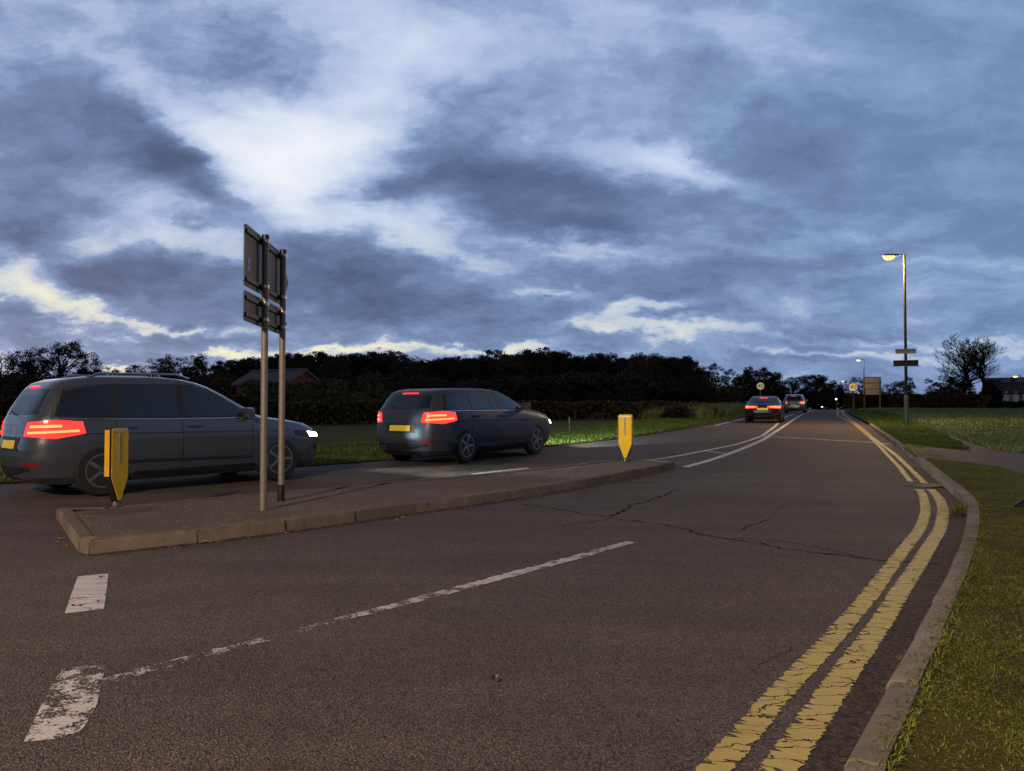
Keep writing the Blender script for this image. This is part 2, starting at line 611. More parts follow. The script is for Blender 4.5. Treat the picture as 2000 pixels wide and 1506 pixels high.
M = {}
M['asphalt'] = mat_asphalt('asphalt', (.152, .127, .104), 140, .009)
M['footway'] = mat_asphalt('footway', (.125, .098, .090), 120, .004)
M['island'] = mat_asphalt('island', (.190, .152, .110), 140, .005, .3)
M['white_paint'] = mat_paint('white_paint', (.62, .56, .52), .47, 9)
M['white_worn'] = mat_paint('white_worn', (.60, .54, .50), .585, 7, crack=False)
M['white_line'] = mat_paint('white_line', (.66, .64, .58), .40, 7, crack=False)
M['white_thin'] = mat_paint('white_thin', (.58, .53, .49), .545, 7, crack=False)
M['white_faint'] = mat_paint('white_faint', (.58, .53, .49), .585, 7, crack=False)
M['yellow_paint'] = mat_paint('yellow_paint', (.50, .375, .10), .375, 6, rot=4)


def mat_kerb(name, base):
    m, N, out = material(name)
    co = N.n('ShaderNodeTexCoord').outputs['Object']
    rnd = N.n('ShaderNodeNewGeometry').outputs['Random Per Island']
    a_ = N.noise(co, 3.2, 8, 0.68)
    f = N.noise(co, 42, 6, 0.7)
    k = N.math('MULTIPLY', N.math('MULTIPLY_ADD', rnd, 0.45, 0.74), N.math('MULTIPLY_ADD', a_, 1.1, 0.45))
    k = N.math('MULTIPLY', k, N.math('MULTIPLY_ADD', f, 0.7, 0.65))
    c = N.mix(1.0, base, N.n('ShaderNodeCombineColor', {0: k, 1: k, 2: k}).outputs[0], 'MULTIPLY')
    moss = N.math('MULTIPLY', N.math('SUBTRACT', N.noise(co, 7, 6, 0.7), 0.56, clamp=True), 4.0, clamp=True)
    c = N.mix(moss, c, (.045, .045, .022))
    b = N.n('ShaderNodeBsdfPrincipled', {'Base Color': c, 'Roughness': 0.88, 'Specular IOR Level': 0.2,
                                         'Normal': N.n('ShaderNodeBump', {'Height': f, 'Strength': .8, 'Distance': .008}).outputs[0]})
    N.t.links.new(b.outputs[0], out.inputs[0])
    return m


M['kerb'] = mat_kerb('kerb', (.215, .175, .135))
M['kerb_dark'] = mat_kerb('kerb_dark', (.155, .122, .090))
M['crack'] = simple('crack', (.012, .011, .010), .95, spec=.1)
M['seam'] = simple('seam', (.30, .27, .24), .8, var=.4, scale=4)
M['soil'] = mat_soil('soil', [(.018, .014, .008), (.035, .028, .012), (.05, .045, .016)])
M['turf_base'] = mat_soil('turf_base', [(.035, .026, .010), (.08, .070, .016), (.11, .11, .024)], 1.6)
M['blade_near'] = mat_foliage('blade_near', [(.065, .046, .010), (.145, .150, .018), (.215, .250, .032), (.27, .28, .06)], scale=1.1, trans=.25)
M['blade_field'] = mat_foliage('blade_field', [(.07, .11, .03), (.16, .22, .07), (.33, .37, .17)], scale=.12, trans=.25)
M['blade_verge'] = mat_foliage('blade_verge', [(.05, .06, .012), (.10, .15, .022), (.16, .25, .035)], scale=.5, trans=.25)
M['blade_tall'] = mat_foliage('blade_tall', [(.10, .10, .035), (.16, .20, .05), (.30, .27, .13)], scale=.5, trans=.25)
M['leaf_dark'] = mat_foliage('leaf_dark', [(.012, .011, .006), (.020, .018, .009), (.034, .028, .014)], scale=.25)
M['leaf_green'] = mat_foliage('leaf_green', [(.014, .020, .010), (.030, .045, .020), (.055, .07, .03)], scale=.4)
M['leaf_brown'] = mat_foliage('leaf_brown', [(.020, .014, .008), (.046, .032, .018), (.075, .05, .028)], scale=.4)
M['bark'] = simple('bark', (.030, .024, .018), .95, var=.4, scale=4, bump=.8, spec=.1)
M['twig'] = simple('twig', (.022, .017, .014), .95, var=.3, scale=4, spec=.1)
M['fallen'] = simple('fallen', (.38, .20, .07), .8, var=.4, scale=20)
M['galv'] = simple('galv', (.24, .20, .155), .55, metal=.35, var=.3, scale=14, bump=.15)
M['sign_back'] = simple('sign_back', (.062, .066, .074), .55, metal=.3, var=.25, scale=5)
M['sign_rail'] = simple('sign_rail', (.055, .056, .06), .5, metal=.5, var=.25, scale=9)
M['steel'] = simple('steel', (.5, .48, .45), .35, metal=.9)
M['sticker'] = simple('sticker', (.38, .38, .38), .6)
M['sign_face'] = simple('sign_face', (.03, .10, .05), .45)
M['black_plastic'] = simple('black_plastic', (.010, .010, .010), .45, var=.3)
M['yellow_plastic'] = simple('yellow_plastic', (.82, .47, .008), .28, var=.12, scale=5, coat=.4)
M['yellow_side'] = simple('yellow_side', (.72, .38, .012), .4, var=.12, scale=5)
M['pale_strip'] = simple('pale_strip', (.42, .36, .22), .5)
M['post_dark'] = simple('post_dark', (.022, .024, .024), .6, spec=.2, var=.3)
M['post_green'] = simple('post_green', (.09, .13, .085), .4, metal=.3, var=.25, bump=.1)
M['post_grey'] = simple('post_grey', (.16, .155, .14), .55, metal=.3, var=.25)
M['plate_pale'] = simple('plate_pale', (.22, .19, .18), .5, var=.2)
M['board_back'] = simple('board_back', (.44, .42, .33), .5, var=.2, scale=2)
M['sodium'] = mat_glow('sodium', (1.0, .54, .08), 4.6)
M['sodium_pale'] = mat_glow('sodium_pale', (1.0, .58, .17), 4.6)
M['white_lamp'] = mat_glow('white_lamp', (1.0, .86, .62), 3.0)
M['warm_window'] = mat_glow('warm_window', (1.0, .60, .22), 1.6)
M['sign_lit'] = simple('sign_lit', (.8, .68, .35), .5, emit=(1.0, .60, .20), es=.55)  # emission puts the light falling on the disc into the material
M['sign_pale_lit'] = simple('sign_pale_lit', (.72, .68, .55), .5, emit=(1.0, .85, .5), es=.22)  # weak emission makes the disc look lit; it holds no lamp
M['sign_red'] = simple('sign_red', (.42, .02, .012), .5, emit=(1, .04, .01), es=.22)  # emission brightens the red ring as if lit
M['sign_black'] = simple('sign_black', (.012, .012, .012), .5)
M['brick'] = simple('brick', (.11, .036, .028), .9, var=.4, scale=5, bump=.4)
M['roof_tile'] = simple('roof_tile', (.095, .07, .075), .9, var=.4, scale=5, bump=.4)
M['roof_brown'] = simple('roof_brown', (.05, .03, .026), .9, var=.4, scale=3, bump=.4)
M['roof_slate'] = simple('roof_slate', (.085, .085, .105), .8, var=.3, scale=3)
M['render_white'] = simple('render_white', (.62, .64, .72), .8, var=.12)
M['pane_dark'] = simple('pane_dark', (.012, .014, .02), .1)
M['wood'] = simple('wood', (.15, .125, .09), .9, var=.4, scale=12, bump=.4)
M['iron'] = simple('iron', (.05, .042, .034), .6, metal=.6, var=.4, scale=18)
M['cloth_black'] = simple('cloth_black', (.004, .004, .005), .6)
M['paint_slate'] = simple('paint_slate', (.075, .086, .108), .28, metal=.5, var=.05, coat=.8)
M['paint_blue'] = simple('paint_blue', (.05, .056, .078), .42, metal=.3, var=.05, spec=.35)
M['paint_black'] = simple('paint_black', (.005, .005, .006), .3, spec=.3, var=.05, coat=.15)
M['paint_silver'] = simple('paint_silver', (.16, .16, .17), .3, metal=.5, var=.05, coat=.8)
M['glass'] = simple('glass', (.010, .014, .018), .06, spec=.8, var=.1)
M['trim'] = simple('trim', (.014, .014, .015), .5, var=.2)
M['chrome'] = simple('chrome', (.45, .46, .48), .2, metal=.95, var=.1)
M['tyre'] = simple('tyre', (.010, .010, .010), .85, var=.3, scale=30)
M['alloy'] = simple('alloy', (.22, .22, .23), .35, metal=.8, var=.1)
M['tail_on'] = simple('tail_on', (.45, .01, .01), .2, emit=(1.0, .03, .02), es=2.4)
M['reflector_red'] = simple('reflector_red', (.25, .008, .008), .25)
M['brake_on'] = mat_glow('brake_on', (1.0, .22, .07), 3.2)
M['amber_on'] = mat_glow('amber_on', (1.0, .36, .06), 4.0)
M['head_on'] = mat_glow('head_on', (.82, .97, 1.0), 9)
M['plate_yellow'] = simple('plate_yellow', (.62, .46, .02), .5, emit=(1.0, .8, .05), es=.10)  # slight emission lifts the plate as if lit; it is no lamp

LAMP_W, BEAM1, BEAM2 = 11000, 550, 1800

# ================================================================== THE GROUND, ROADS AND VERGES
far_right = [(25.2, 60.0), (31.2, 75.0), (37.1, 90.0), (43.2, 105.0), (62.0, 150.0), (84.0, 200.0)]
kerb_px = [(1664, 1506), (1720, 1385), (1765, 1304), (1828, 1178), (1860, 1115), (1880, 1065), (1888, 1024), (1889, 1000), (1881, 985),
           (1862, 968), (1827, 937), (1785, 901), (1741, 865), (1714, 846), (1697, 831)]
kerb_line = smooth_line([(-9.5, -8.5), (-3.2, -3.8), (-.63, 0.05)] + PP(kerb_px), 2)
right_edge = kerb_line + far_right
left_edge_px = [(0, 946), (300, 932), (600, 912), (850, 892), (1050, 874), (1150, 865), (1250, 852), (1350, 836.5), (1440, 817.5)]
left_edge = smooth_line([(-60, -13), (-22, 6.2)] + PP(left_edge_px) + [(27.6, 82.0), (36.8, 105.0), (55.0, 150.0), (76.0, 200.0)], 1)
road_poly = right_edge + left_edge[::-1] + [(-60, -40), (-9.5, -40)]
sheet('road', [road_poly], 0.0, M['asphalt'])
sheet('ground', [[(-3000, -3000), (3000, -3000), (3000, 3000), (-3000, 3000)]], -0.02, M['soil'])

# right-hand verge behind its kerb, with the footway and the trodden path
VO = 0.07
kin = [(x + n[0] * -0.06, y + n[1] * -0.06) for (x, y), n in zip(kerb_line, normals2(np.array(kerb_line)))]
verge_poly = kin + [(a + .12, b) for a, b in far_right] + [(400, 200), (400, -60), (-9.5, -60)]
sheet('verge', [verge_poly], VO, M['turf_base'])
foot_px = [(1741, 866), (1770, 869), (1830, 875), (1896, 881), (1880, 866), (1849, 851), (1794, 829), (1752, 808.5), (1737, 803.5), (1748, 803.5), (1768, 810),
           (1816, 836), (1862, 853), (1931, 877), (2000, 887), (2100, 900), (2100, 940), (2000, 927), (1953, 912), (1862, 900), (1790, 893)]
foot_poly = PP(foot_px, VO + .004)
_ka = np.array([q for q in kerb_line if q[1] > 14])
for _i in (0, -1):
    foot_poly[_i] = (float(np.interp(foot_poly[_i][1], _ka[:, 1], _ka[:, 0])) + .13, foot_poly[_i][1])
sheet('footpath', [foot_poly], VO + .005, M['footway'])
left_verge_poly = left_edge + [(76, 260), (-300, 260), (-300, -13)]
sheet('bank', [left_verge_poly], 0.02, M['turf_base'])


def kerb_stones(name, line, width, height_of, mat, length=0.915, gap=0.012, closed=False, lo=0.0):
    """Kerb stones set along a line, face on the line and body to the right of travel."""
    ln = resample(list(line) + ([line[0]] if closed else []), 0.05)
    per = int(round(length / 0.05))
    bm = bmesh.new()
    r = random.Random(3)
    for i in range(0, len(ln) - 2, per):
        a, b = ln[i], ln[min(i + per, len(ln) - 1)]
        d = b - a
        Ln = np.linalg.norm(d)
        if Ln < .1:
            continue
        d = d / Ln
        nr = np.array([d[1], -d[0]])
        a2, b2 = a + d * gap / 2, b - d * gap / 2
        rows = []
        h0 = height_of(a) + r.uniform(-.006, .006)
        tw = r.uniform(-.006, .006)
        for q, t in ((a2, 0), (b2, 1)):
            hh = h0 * (1 - t) + t * height_of(b)
            off = tw * (1 if t else -1)
            row = []
            for w, z in ((0, lo - .05), (0.006, hh - .03), (.018, hh - .008), (.04, hh), (width, hh), (width, lo - .05)):
                p = q + nr * (w + off)
                row.append(bm.verts.new((p[0], p[1], g(p[1]) + z)))
            rows.append(row)
        n = len(rows[0])
        for k in range(n):
            bm.faces.new((rows[0][k], rows[0][(k + 1) % n], rows[1][(k + 1) % n], rows[1][k]))
        bm.faces.new(rows[0][::-1])
        bm.faces.new(rows[1])
    return struct(from_bm(name, bm, mat, smooth=30))


def rk_h(p):
    y = p[1]
    if 17.0 < y < 19.5:
        return .055
    return float(np.interp(y, [0, 7, 11, 16.5, 17, 19.5, 21, 30, 34], [.085, .09, .11, .12, .055, .05, .11, .11, .09]))


kerb_stones('kerb', kerb_line[3:], 0.125, rk_h, M['kerb'], lo=-.02)

# traffic island
isl_front = PP([(172, 1083), (235, 1076), (438, 1054.5), (604, 1032), (746, 1011), (864, 994), (963, 980), (1049, 967), (1122, 954), (1186, 942.5),
                (1240, 931), (1290, 921), (1323, 914)])
isl_back = PP([(1316, 901), (1280, 896), (1204, 897), (1120, 907), (920, 927), (600, 955.5), (450, 967), (300, 981), (187, 991), (128, 999)], .12)
isl_left = PP([(109, 1011), (152, 1078)])
isl = isl_front + isl_back + isl_left
kerb_stones('island_kerb', isl[::-1], 0.12, lambda p: .12, M['kerb_dark'], closed=True)
cx0 = sum(p[0] for p in isl) / len(isl)
cy0 = sum(p[1] for p in isl) / len(isl)


def inset(poly, d):
    p = np.array(poly)
    dn = np.roll(p, -1, 0) - np.roll(p, 1, 0)
    dn /= np.linalg.norm(dn, axis=1, keepdims=True)
    return [tuple(x) for x in p + np.stack([-dn[:, 1], dn[:, 0]], 1) * d]


sheet('traffic_island', [inset(isl, .04)], .108, M['island'])
# darker patch let into the island round the bollard
pt = PP([(160, 1004), (215, 996), (300, 990), (285, 997), (232, 1005)], .112)
sheet('tarmac_patch', [pt], .112, M['asphalt'])

# ------------------------------------------------------------------ painted lines
rr = random.Random(5)
MK = .004


def wline(px):
    return PP(px)


in_l = [(1356, 1506), (1450, 1402), (1597, 1252), (1671, 1164), (1737, 1087), (1790, 1024), (1799, 994), (1794, 967), (1784, 951)]
in_r = [(1433, 1506), (1552, 1353), (1625, 1276), (1720, 1171), (1769, 1094), (1808, 1040), (1818, 1000), (1812, 968), (1803, 956)]
out_l = [(1471, 1506), (1604, 1329), (1692, 1224), (1755, 1143), (1786, 1094), (1825, 1035), (1832, 998), (1824, 972), (1806, 953)]
out_r = [(1569, 1506), (1650, 1378), (1706, 1280), (1744, 1217), (1772, 1154), (1814, 1091), (1849, 1030), (1853, 992), (1846, 975), (1827, 956)]


def centre_line(l, r_, n=28):
    """Middle of two pixel edges on the ground, sampled by depth."""
    a, b = np.array(PP(l)), np.array(PP(r_))
    y0, y1 = max(a[0, 1], b[0, 1]), min(a[-1, 1], b[-1, 1])
    ys = np.linspace(y0, y1, n)
    return [((np.interp(y, a[:, 1], a[:, 0]) + np.interp(y, b[:, 1], b[:, 0])) / 2, y) for y in ys]


far_in = PP([(1779, 941), (1757, 913), (1729, 884), (1712, 866), (1692, 849), (1669, 829)])
far_out = PP([(1807, 945), (1780, 918), (1751, 890), (1721, 867.5), (1703, 854), (1682, 835)])
ci = centre_line(in_l, in_r)
co_ = centre_line(out_l, out_r)
d0 = np.array(ci[0]) - np.array(ci[3])
d0 = d0 / np.linalg.norm(d0)
ci = [tuple(np.array(ci[0]) + d0 * 2.0)] + ci
co_ = [tuple(np.array(co_[0]) + d0 * 2.0)] + co_
yl = strip_polys(ci, .110, .014, .008, .055, rr) + strip_polys(co_, .120, .014, .008, .045, rr)
yl += strip_polys(far_in, .085, .05, .010, .03, rr) + strip_polys(far_out, .095, .05, .010, .03, rr)
far_in2 = [far_in[-1], (24.3, 60.2), (33.5, 83.0), (36.0, 89.0)]
far_out2 = [far_out[-1], (24.75, 60.0), (33.95, 83.0), (36.5, 89.0)]
yl += strip_polys(far_in2, .1, .5) + strip_polys(far_out2, .1, .5)
sheet('yellow_line', yl, MK, M['yellow_paint'])

dl1 = smooth_line(PP([(1268, 899), (1320, 891.5), (1380, 880), (1450, 866), (1500, 847)]) + [(18.6, 55.0), (24.6, 70.0), (31.2, 86.0), (38.8, 105.0)], 1)
dl2 = smooth_line(PP([(1338, 912.5), (1390, 898.5), (1450, 877), (1500, 855)]) + [(19.3, 54.5), (25.2, 69.6), (31.8, 85.6), (39.4, 104.6)], 1)
wl = strip_polys(dl1, .12, .08, .006, .02, rr) + strip_polys(dl2, .15, .08, .006, .02, rr)
wl += strip_polys(PP([(1380, 881.5), (1425, 887)]), .12, .08, .01)
wl += strip_polys(PP([(922, 926.5), (1032, 914.5)], .0), .12, .08, .006)
wl += strip_polys(PP([(1395, 832), (1440, 821)]) + [(20.0, 65.0), (27.9, 84.5)], .1, .3)
sheet('white_line', wl, MK, M['white_line'])
sheet('give_way_mark', [PP([(152, 1127), (182, 1123.5), (212, 1121.5), (208, 1156), (203, 1190), (165, 1195), (126, 1199.5), (138, 1165)])], MK, M['white_paint'])
sheet('worn_give_way_mark', [PP([(118, 1309), (160, 1303), (206, 1301), (198, 1340), (190, 1376), (172, 1410), (150, 1442), (100, 1446), (46, 1452), (70, 1400), (96, 1350)])],
      MK, M['white_worn'])
thin = PP([(196, 1334), (300, 1306), (450, 1266), (560, 1240), (680, 1206), (790, 1179)])
thin2 = PP([(790, 1179), (950, 1136), (1100, 1096), (1232, 1059)])
sheet('faint_lane_line', strip_polys(thin, .085, .03, .010, .02, rr), MK, M['white_faint'])
sheet('lane_line', strip_polys(thin2, .11, .03, .012, .02, rr), MK + .0005, M['white_thin'])


# cracks in the surface
def crack(pts, w, r, amp=.05):
    ln = resample(pts, .045)
    nn = normals2(ln)
    off = np.zeros(len(ln))
    for i in range(1, len(ln)):
        off[i] = off[i - 1] * .9 + r.gauss(0, amp * .35)
    ln = ln + nn * off[:, None]
    ws = [max(.001, w * r.uniform(.1, 1.3)) for _ in ln]
    a = ln + nn * np.array(ws)[:, None] / 2
    b = ln - nn * np.array(ws)[:, None] / 2
    return [[tuple(a[i]), tuple(b[i]), tuple(b[i + 1]), tuple(a[i + 1])] for i in range(len(ln) - 1)]


rc = random.Random(21)
cr = crack(PP([(1010, 984), (1090, 995), (1200, 1016), (1280, 1022), (1400, 1047), (1530, 1071), (1640, 1086), (1750, 1099), (1840, 1104)]), .034, rc)
cr += crack(PP([(1440, 1051), (1530, 1058), (1600, 1070), (1680, 1090)]), .018, rc)
cr += crack(PP([(1196, 1008), (1230, 990), (1260, 980), (1300, 968), (1322, 956)]), .036, rc)
cr += crack(PP([(1100, 1029), (1140, 1020), (1180, 1012)]), .018, rc)
cr += crack(PP([(1450, 1036), (1480, 1022), (1512, 1014)]), .022, rc)
cr += crack(PP([(1475, 985), (1530, 971), (1600, 954)]), .010, rc)
cr += crack(PP([(1520, 995), (1545, 985)]), .012, rc)
cr += crack(PP([(1375, 925), (1410, 921), (1425, 916)]), .012, rc)
cr += crack(PP([(1480, 1300), (1560, 1262), (1640, 1245)]), .004, rc)
sheet('road_crack', cr, .0025, M['crack'])
sheet('road_seam', strip_polys(PP([(1505, 853), (1600, 858), (1690, 863.5), (1742, 868)]), .34, .3, .05), .002, M['seam'])

# dark earth and grit washed along the right-hand kerb and the island kerb
M['grit'] = mat_asphalt('grit', (.075, .054, .040), 60, .010, .25)
gk = [p for p in kerb_line if 1.5 < p[1] < 16]
gl = [(x + n[0] * .10, y + n[1] * .10) for (x, y), n in zip(gk, normals2(np.array(gk)))]
sheet('kerb_grit', strip_polys(gl, .22, .035, .045, .10, rr), .0015, M['grit'])
gi = [(x + n[0] * -.07, y + n[1] * -.07) for (x, y), n in zip(isl_front, normals2(np.array(isl_front)))]
sheet('island_grit', strip_polys(gi, .13, .035, .04, .08, rr), .0015, M['grit'])

# ------------------------------------------------------------------ drain grate at the kerb
gp = P(1811, 949)
gt = thing('drain_grate', 'rusty iron drain grate in the gutter where the yellow lines break', 'drain grate', (gp[0], gp[1], g(gp[1])), R(28))
bm = bmesh.new()
for sx in (-1, 1):
    box(bm, (sx * .235, 0, .006), (.03, .46, .02), bev=.003)
    box(bm, (0, sx * .215, .006), (.44, .03, .02), bev=.003)
from_bm('frame', bm, M['iron'], gt)
bm = bmesh.new()
for k in range(7):
    box(bm, (-.18 + k * .06, 0, .003), (.022, .40, .014))
from_bm('bars', bm, M['iron'], gt)
bm = bmesh.new()
box(bm, (0, 0, -.002), (.44, .40, .006))
from_bm('sump', bm, M['crack'], gt)


# ------------------------------------------------------------------ grass blades
def blades(name, pts, off, h, w, lean, mat, seed=0, droop=0.5):
    r = np.random.default_rng(seed)
    n = len(pts)
    z = np.interp(pts[:, 1], KY, KZ) + off
    az = r.uniform(0, 2 * np.pi, n)
    la = r.uniform(0, 2 * np.pi, n)
    ln = lean * r.uniform(.3, 1.4, n)
    base = np.stack([pts[:, 0], pts[:, 1], z - .01], 1)
    wd = np.stack([np.cos(az), np.sin(az), np.zeros(n)], 1) * (w * r.uniform(.6, 1.3, n))[:, None] / 2
    ld = np.stack([np.cos(la), np.sin(la), np.zeros(n)], 1)
    hh = h * r.uniform(.45, 1.35, n) if np.isscalar(h) else h * r.uniform(.6, 1.3, n)
    mid = base + ld * (hh * ln * .4)[:, None] + np.array([0, 0, 1]) * (hh * .62)[:, None]
    tip = base + ld * (hh * ln * 1.3)[:, None] + np.array([0, 0, 1]) * (hh * (1 - droop * .35 * ln))[:, None]
    V = np.stack([base - wd, base + wd, mid + wd * .75, mid - wd * .75, tip], 1).reshape(-1, 3)
    i0 = np.arange(n) * 5
    loops = np.stack([i0, i0 + 1, i0 + 2, i0 + 3, i0 + 3, i0 + 2, i0 + 4], 1).ravel()
    starts = np.stack([np.arange(n) * 7, np.arange(n) * 7 + 4], 1).ravel()
    o = link(name, raw_mesh(name, V, loops, starts), mat)
    return struct(o, 'stuff')


def scatter(poly, n, seed, excl=(), ymin=None, ymax=None, power=0.0):
    """Random points in a polygon; power > 0 puts more of them nearer."""
    r = np.random.default_rng(seed)
    p = np.array(poly)
    lo, hi = p.min(0), p.max(0)
    if ymin is not None:
        lo[1] = max(lo[1], ymin)
    if ymax is not None:
        hi[1] = min(hi[1], ymax)
    out = []
    got = 0
    while got < n:
        q = r.uniform(0, 1, (n * 2, 2))
        if power:
            q[:, 1] = q[:, 1] ** power
        q = lo + q * (hi - lo)
        q = q[(np.abs(q[:, 0]) < q[:, 1] * .70 + 1.2) & in_poly(q, poly)]
        for e in excl:
            q = q[~in_poly(q, e)]
        out.append(q)
        got += len(q)
        if len(q) == 0:
            break
    return np.concatenate(out)[:n]


def pnoise(pts, s, seed):
    r = np.random.default_rng(seed)
    a = np.zeros(len(pts))
    for k in range(7):
        d = r.normal(size=2) * s * (1 + .6 * k)
        a += np.sin(pts @ d + r.uniform(0, 6.28)) / (1 + .35 * k)
    return a / 3


kin2 = [(x + n[0] * -0.085, y + n[1] * -0.085) for (x, y), n in zip(kerb_line, normals2(np.array(kerb_line)))]
near_poly = [q for q in kin2 if q[1] > .4] + PP([(1862, 902), (1953, 914), (2100, 942)], VO) + [(11, 8.0), (9, 2), (2.5, .4)]
pts = scatter(near_poly, 290000, 1, power=1.35, ymin=1.6)
bald = pnoise(pts, 1.6, 3) + .5 * pnoise(pts, 5, 4)
keep = (bald > -.55) | (rng.uniform(size=len(pts)) < .28)
pts = pts[keep]
hh = .017 + .010 * np.clip(pnoise(pts, 2.2, 9) + .3, -0.6, 1.6) + (rng.uniform(size=len(pts)) < .02) * .02
blades('near_grass', pts, VO, hh, .0034 + .0006 * pts[:, 1], 1.5, M['blade_near'], 2, droop=1.2)
# ragged grass edge creeping over the back of the kerb
kk = np.array([q for q in kerb_line if 1.6 < q[1] < 17])
ki = resample([tuple(q) for q in kk], .02)
kn = normals2(ki)
ed = np.repeat(ki, 7, 0) - np.repeat(kn, 7, 0) * (.062 + .10 * rng.uniform(size=len(ki) * 7) ** .8 + .035 * np.repeat(pnoise(ki, 5, 5), 7))[:, None]
blades('kerb_edge_grass', ed, VO + .01, .04, .006, 1.5, M['blade_near'], 12, droop=1.2)
tri_poly = PP([(1745, 864), (1890, 879), (1872, 864), (1847, 850), (1792, 828), (1742, 806)], VO) + [(36, 83), (43, 103)] + [(a + .5, b) for a, b in far_right[:4]][::-1] + \
    [(q[0] + .1, q[1]) for q in kin2 if q[1] > 20.5][::-1]
pts = scatter(tri_poly, 60000, 3, power=1.7)
blades('roadside_grass', pts, VO, .075 + .05 * np.clip(pnoise(pts, .9, 8), -.6, 1.2), .012 + .0006 * pts[:, 1], 1.1, M['blade_verge'], 4)
field_poly = PP([(1772, 812), (1816, 836), (1862, 853), (1931, 877), (2000, 887), (2120, 903)], VO) + [(70, 30), (120, 112), (48, 112)]
pts = scatter(field_poly, 95000, 5, power=1.5)
blades('field_grass', pts, VO, .15 + .10 * np.clip(pnoise(pts, .35, 18) + .6 * pnoise(pts, 1.6, 2), -1.0, 1.3), .018 + .0008 * pts[:, 1], 1.0, M['blade_field'], 6)
lv = [(x + n[0] * .12, y + n[1] * .12) for (x, y), n in zip(left_edge, normals2(np.array(left_edge)))]
lv = [q for q in lv if 8 < q[1] < 90]
lv_poly = lv + [(q[0] - 3.2, q[1] + 3.4) for q in lv][::-1]
pts = scatter(lv_poly, 45000, 7, power=1.3)
blades('bank_grass', pts, .02, .10 + .05 * np.clip(pnoise(pts, .8, 28), -.8, 1.2), .014 + .0006 * pts[:, 1], 1.0, M['blade_verge'], 8)
lv2 = [q for q in lv if q[1] > 38]
tall_poly = [(q[0] - 1.2, q[1] + .5) for q in lv2] + [(q[0] - 5, q[1] + 3.0) for q in lv2][::-1]
pts = scatter(tall_poly, 14000, 9)
blades('tall_grass', pts, .02, .75 + .25 * np.clip(pnoise(pts, .6, 38), -.8, 1), .045, .5, M['blade_tall'], 10)
# weeds along the gutter
wp = np.concatenate([np.array(P(1878, 1003))[None] + np.random.default_rng(4).normal(size=(160, 2)) * [.10, .07],
                     np.array(P(450, 990, .11))[None] + np.random.default_rng(5).normal(size=(220, 2)) * [.35, .05]])
blades('gutter_weeds', wp, .0, .14, .008, 1.2, M['blade_near'], 14)


# grit and small stones scattered on the island
def grit_mesh(pts, off, smin, smax, seed):
    r = np.random.default_rng(seed)
    n = len(pts)
    s = r.uniform(smin, smax, n)
    z = np.interp(pts[:, 1], KY, KZ) + off
    c = np.stack([pts[:, 0], pts[:, 1], z + s * .25], 1)
    oct_ = np.array([[1, 0, 0], [-1, 0, 0], [0, 1, 0], [0, -1, 0], [0, 0, .6], [0, 0, -.6]], float)
    V = c[:, None, :] + oct_[None] * s[:, None, None] * r.uniform(.6, 1.3, (n, 6, 1))
    F = np.array([[0, 2, 4], [2, 1, 4], [1, 3, 4], [3, 0, 4], [2, 0, 5], [1, 2, 5], [3, 1, 5], [0, 3, 5]])
    loops = (np.arange(n)[:, None, None] * 6 + F[None]).ravel()
    return raw_mesh('gravel', V.reshape(-1, 3), loops, np.arange(0, len(loops), 3))


M['stone'] = mat_foliage('stone', [(.09, .07, .05), (.15, .12, .085), (.30, .25, .18)], scale=3)
gpnts = scatter(isl, 2400, 31)
struct(link('gravel', grit_mesh(gpnts, .108, .004, .013, 32), M['stone']), 'stuff')
nose = PP([(1250, 903), (1330, 893), (1440, 868), (1455, 874), (1400, 893), (1335, 912)])
gp2 = np.concatenate([scatter(nose, 1500, 33), np.repeat(resample(isl_front, .1), 8, 0) + np.random.default_rng(8).normal(size=(len(resample(isl_front, .1)) * 8, 2)) * .09])
gp2 = gp2[~in_poly(gp2, isl)]
struct(link('loose_gravel', grit_mesh(gp2, .0, .004, .012, 34), M['stone']), 'stuff')
gp3 = scatter([q for q in road_poly if True], 1500, 35, ymin=2.4, ymax=16, power=1.2)
struct(link('road_gravel', grit_mesh(gp3, .0, .002, .005, 36), M['stone']), 'stuff')

# fallen leaves, each a thing
lm = []
for s in range(3):
    rl = random.Random(40 + s)
    bm = bmesh.new()
    out = []
    for k in range(14):
        t = 2 * math.pi * k / 14
        rad = (.030 if k % 2 == 0 else .016) * rl.uniform(.8, 1.2) * (1.3 if abs(math.sin(t)) < .3 else 1)
        out.append((rad * math.cos(t), rad * math.sin(t) * .8))
    cv = bm.verts.new((0, 0, .004))
    ring = [bm.verts.new((x, y, .006 + rl.uniform(0, .016))) for x, y in out]
    for k in range(14):
        bm.faces.new((cv, ring[k], ring[(k + 1) % 14]))
    tube(bm, (.03, 0, .008), (.06, .01, .012), .0014, .0010, 5)
    me = bpy.data.meshes.new('fallen_leaf')
    bm.to_mesh(me)
    bm.free()
    me.materials.append(M['fallen'])
    lm.append(me)
rl = random.Random(77)
leaf_px = [(396, 1061, 0), (408, 1060, 0), (118, 1055, 0), (128, 1068, 0), (110, 1062, 0), (786, 1012, 0), (838, 999, 0), (1012, 979, 0), (775, 1018, 0), (560, 1044, 0)]
for i, (px, py, o_) in enumerate(leaf_px):
    x, y = P(px, py)
    o = link('fallen_leaf', lm[i % 3])
    o.location = (x, y, g(y) + .004)
    o.rotation_euler = (rl.uniform(-.3, .3), rl.uniform(-.3, .3), rl.uniform(0, 6.28))
    tag(o, 'small orange brown fallen leaf lying in the gutter of the traffic island', 'leaf', 'fallen leaves beside the island kerb')
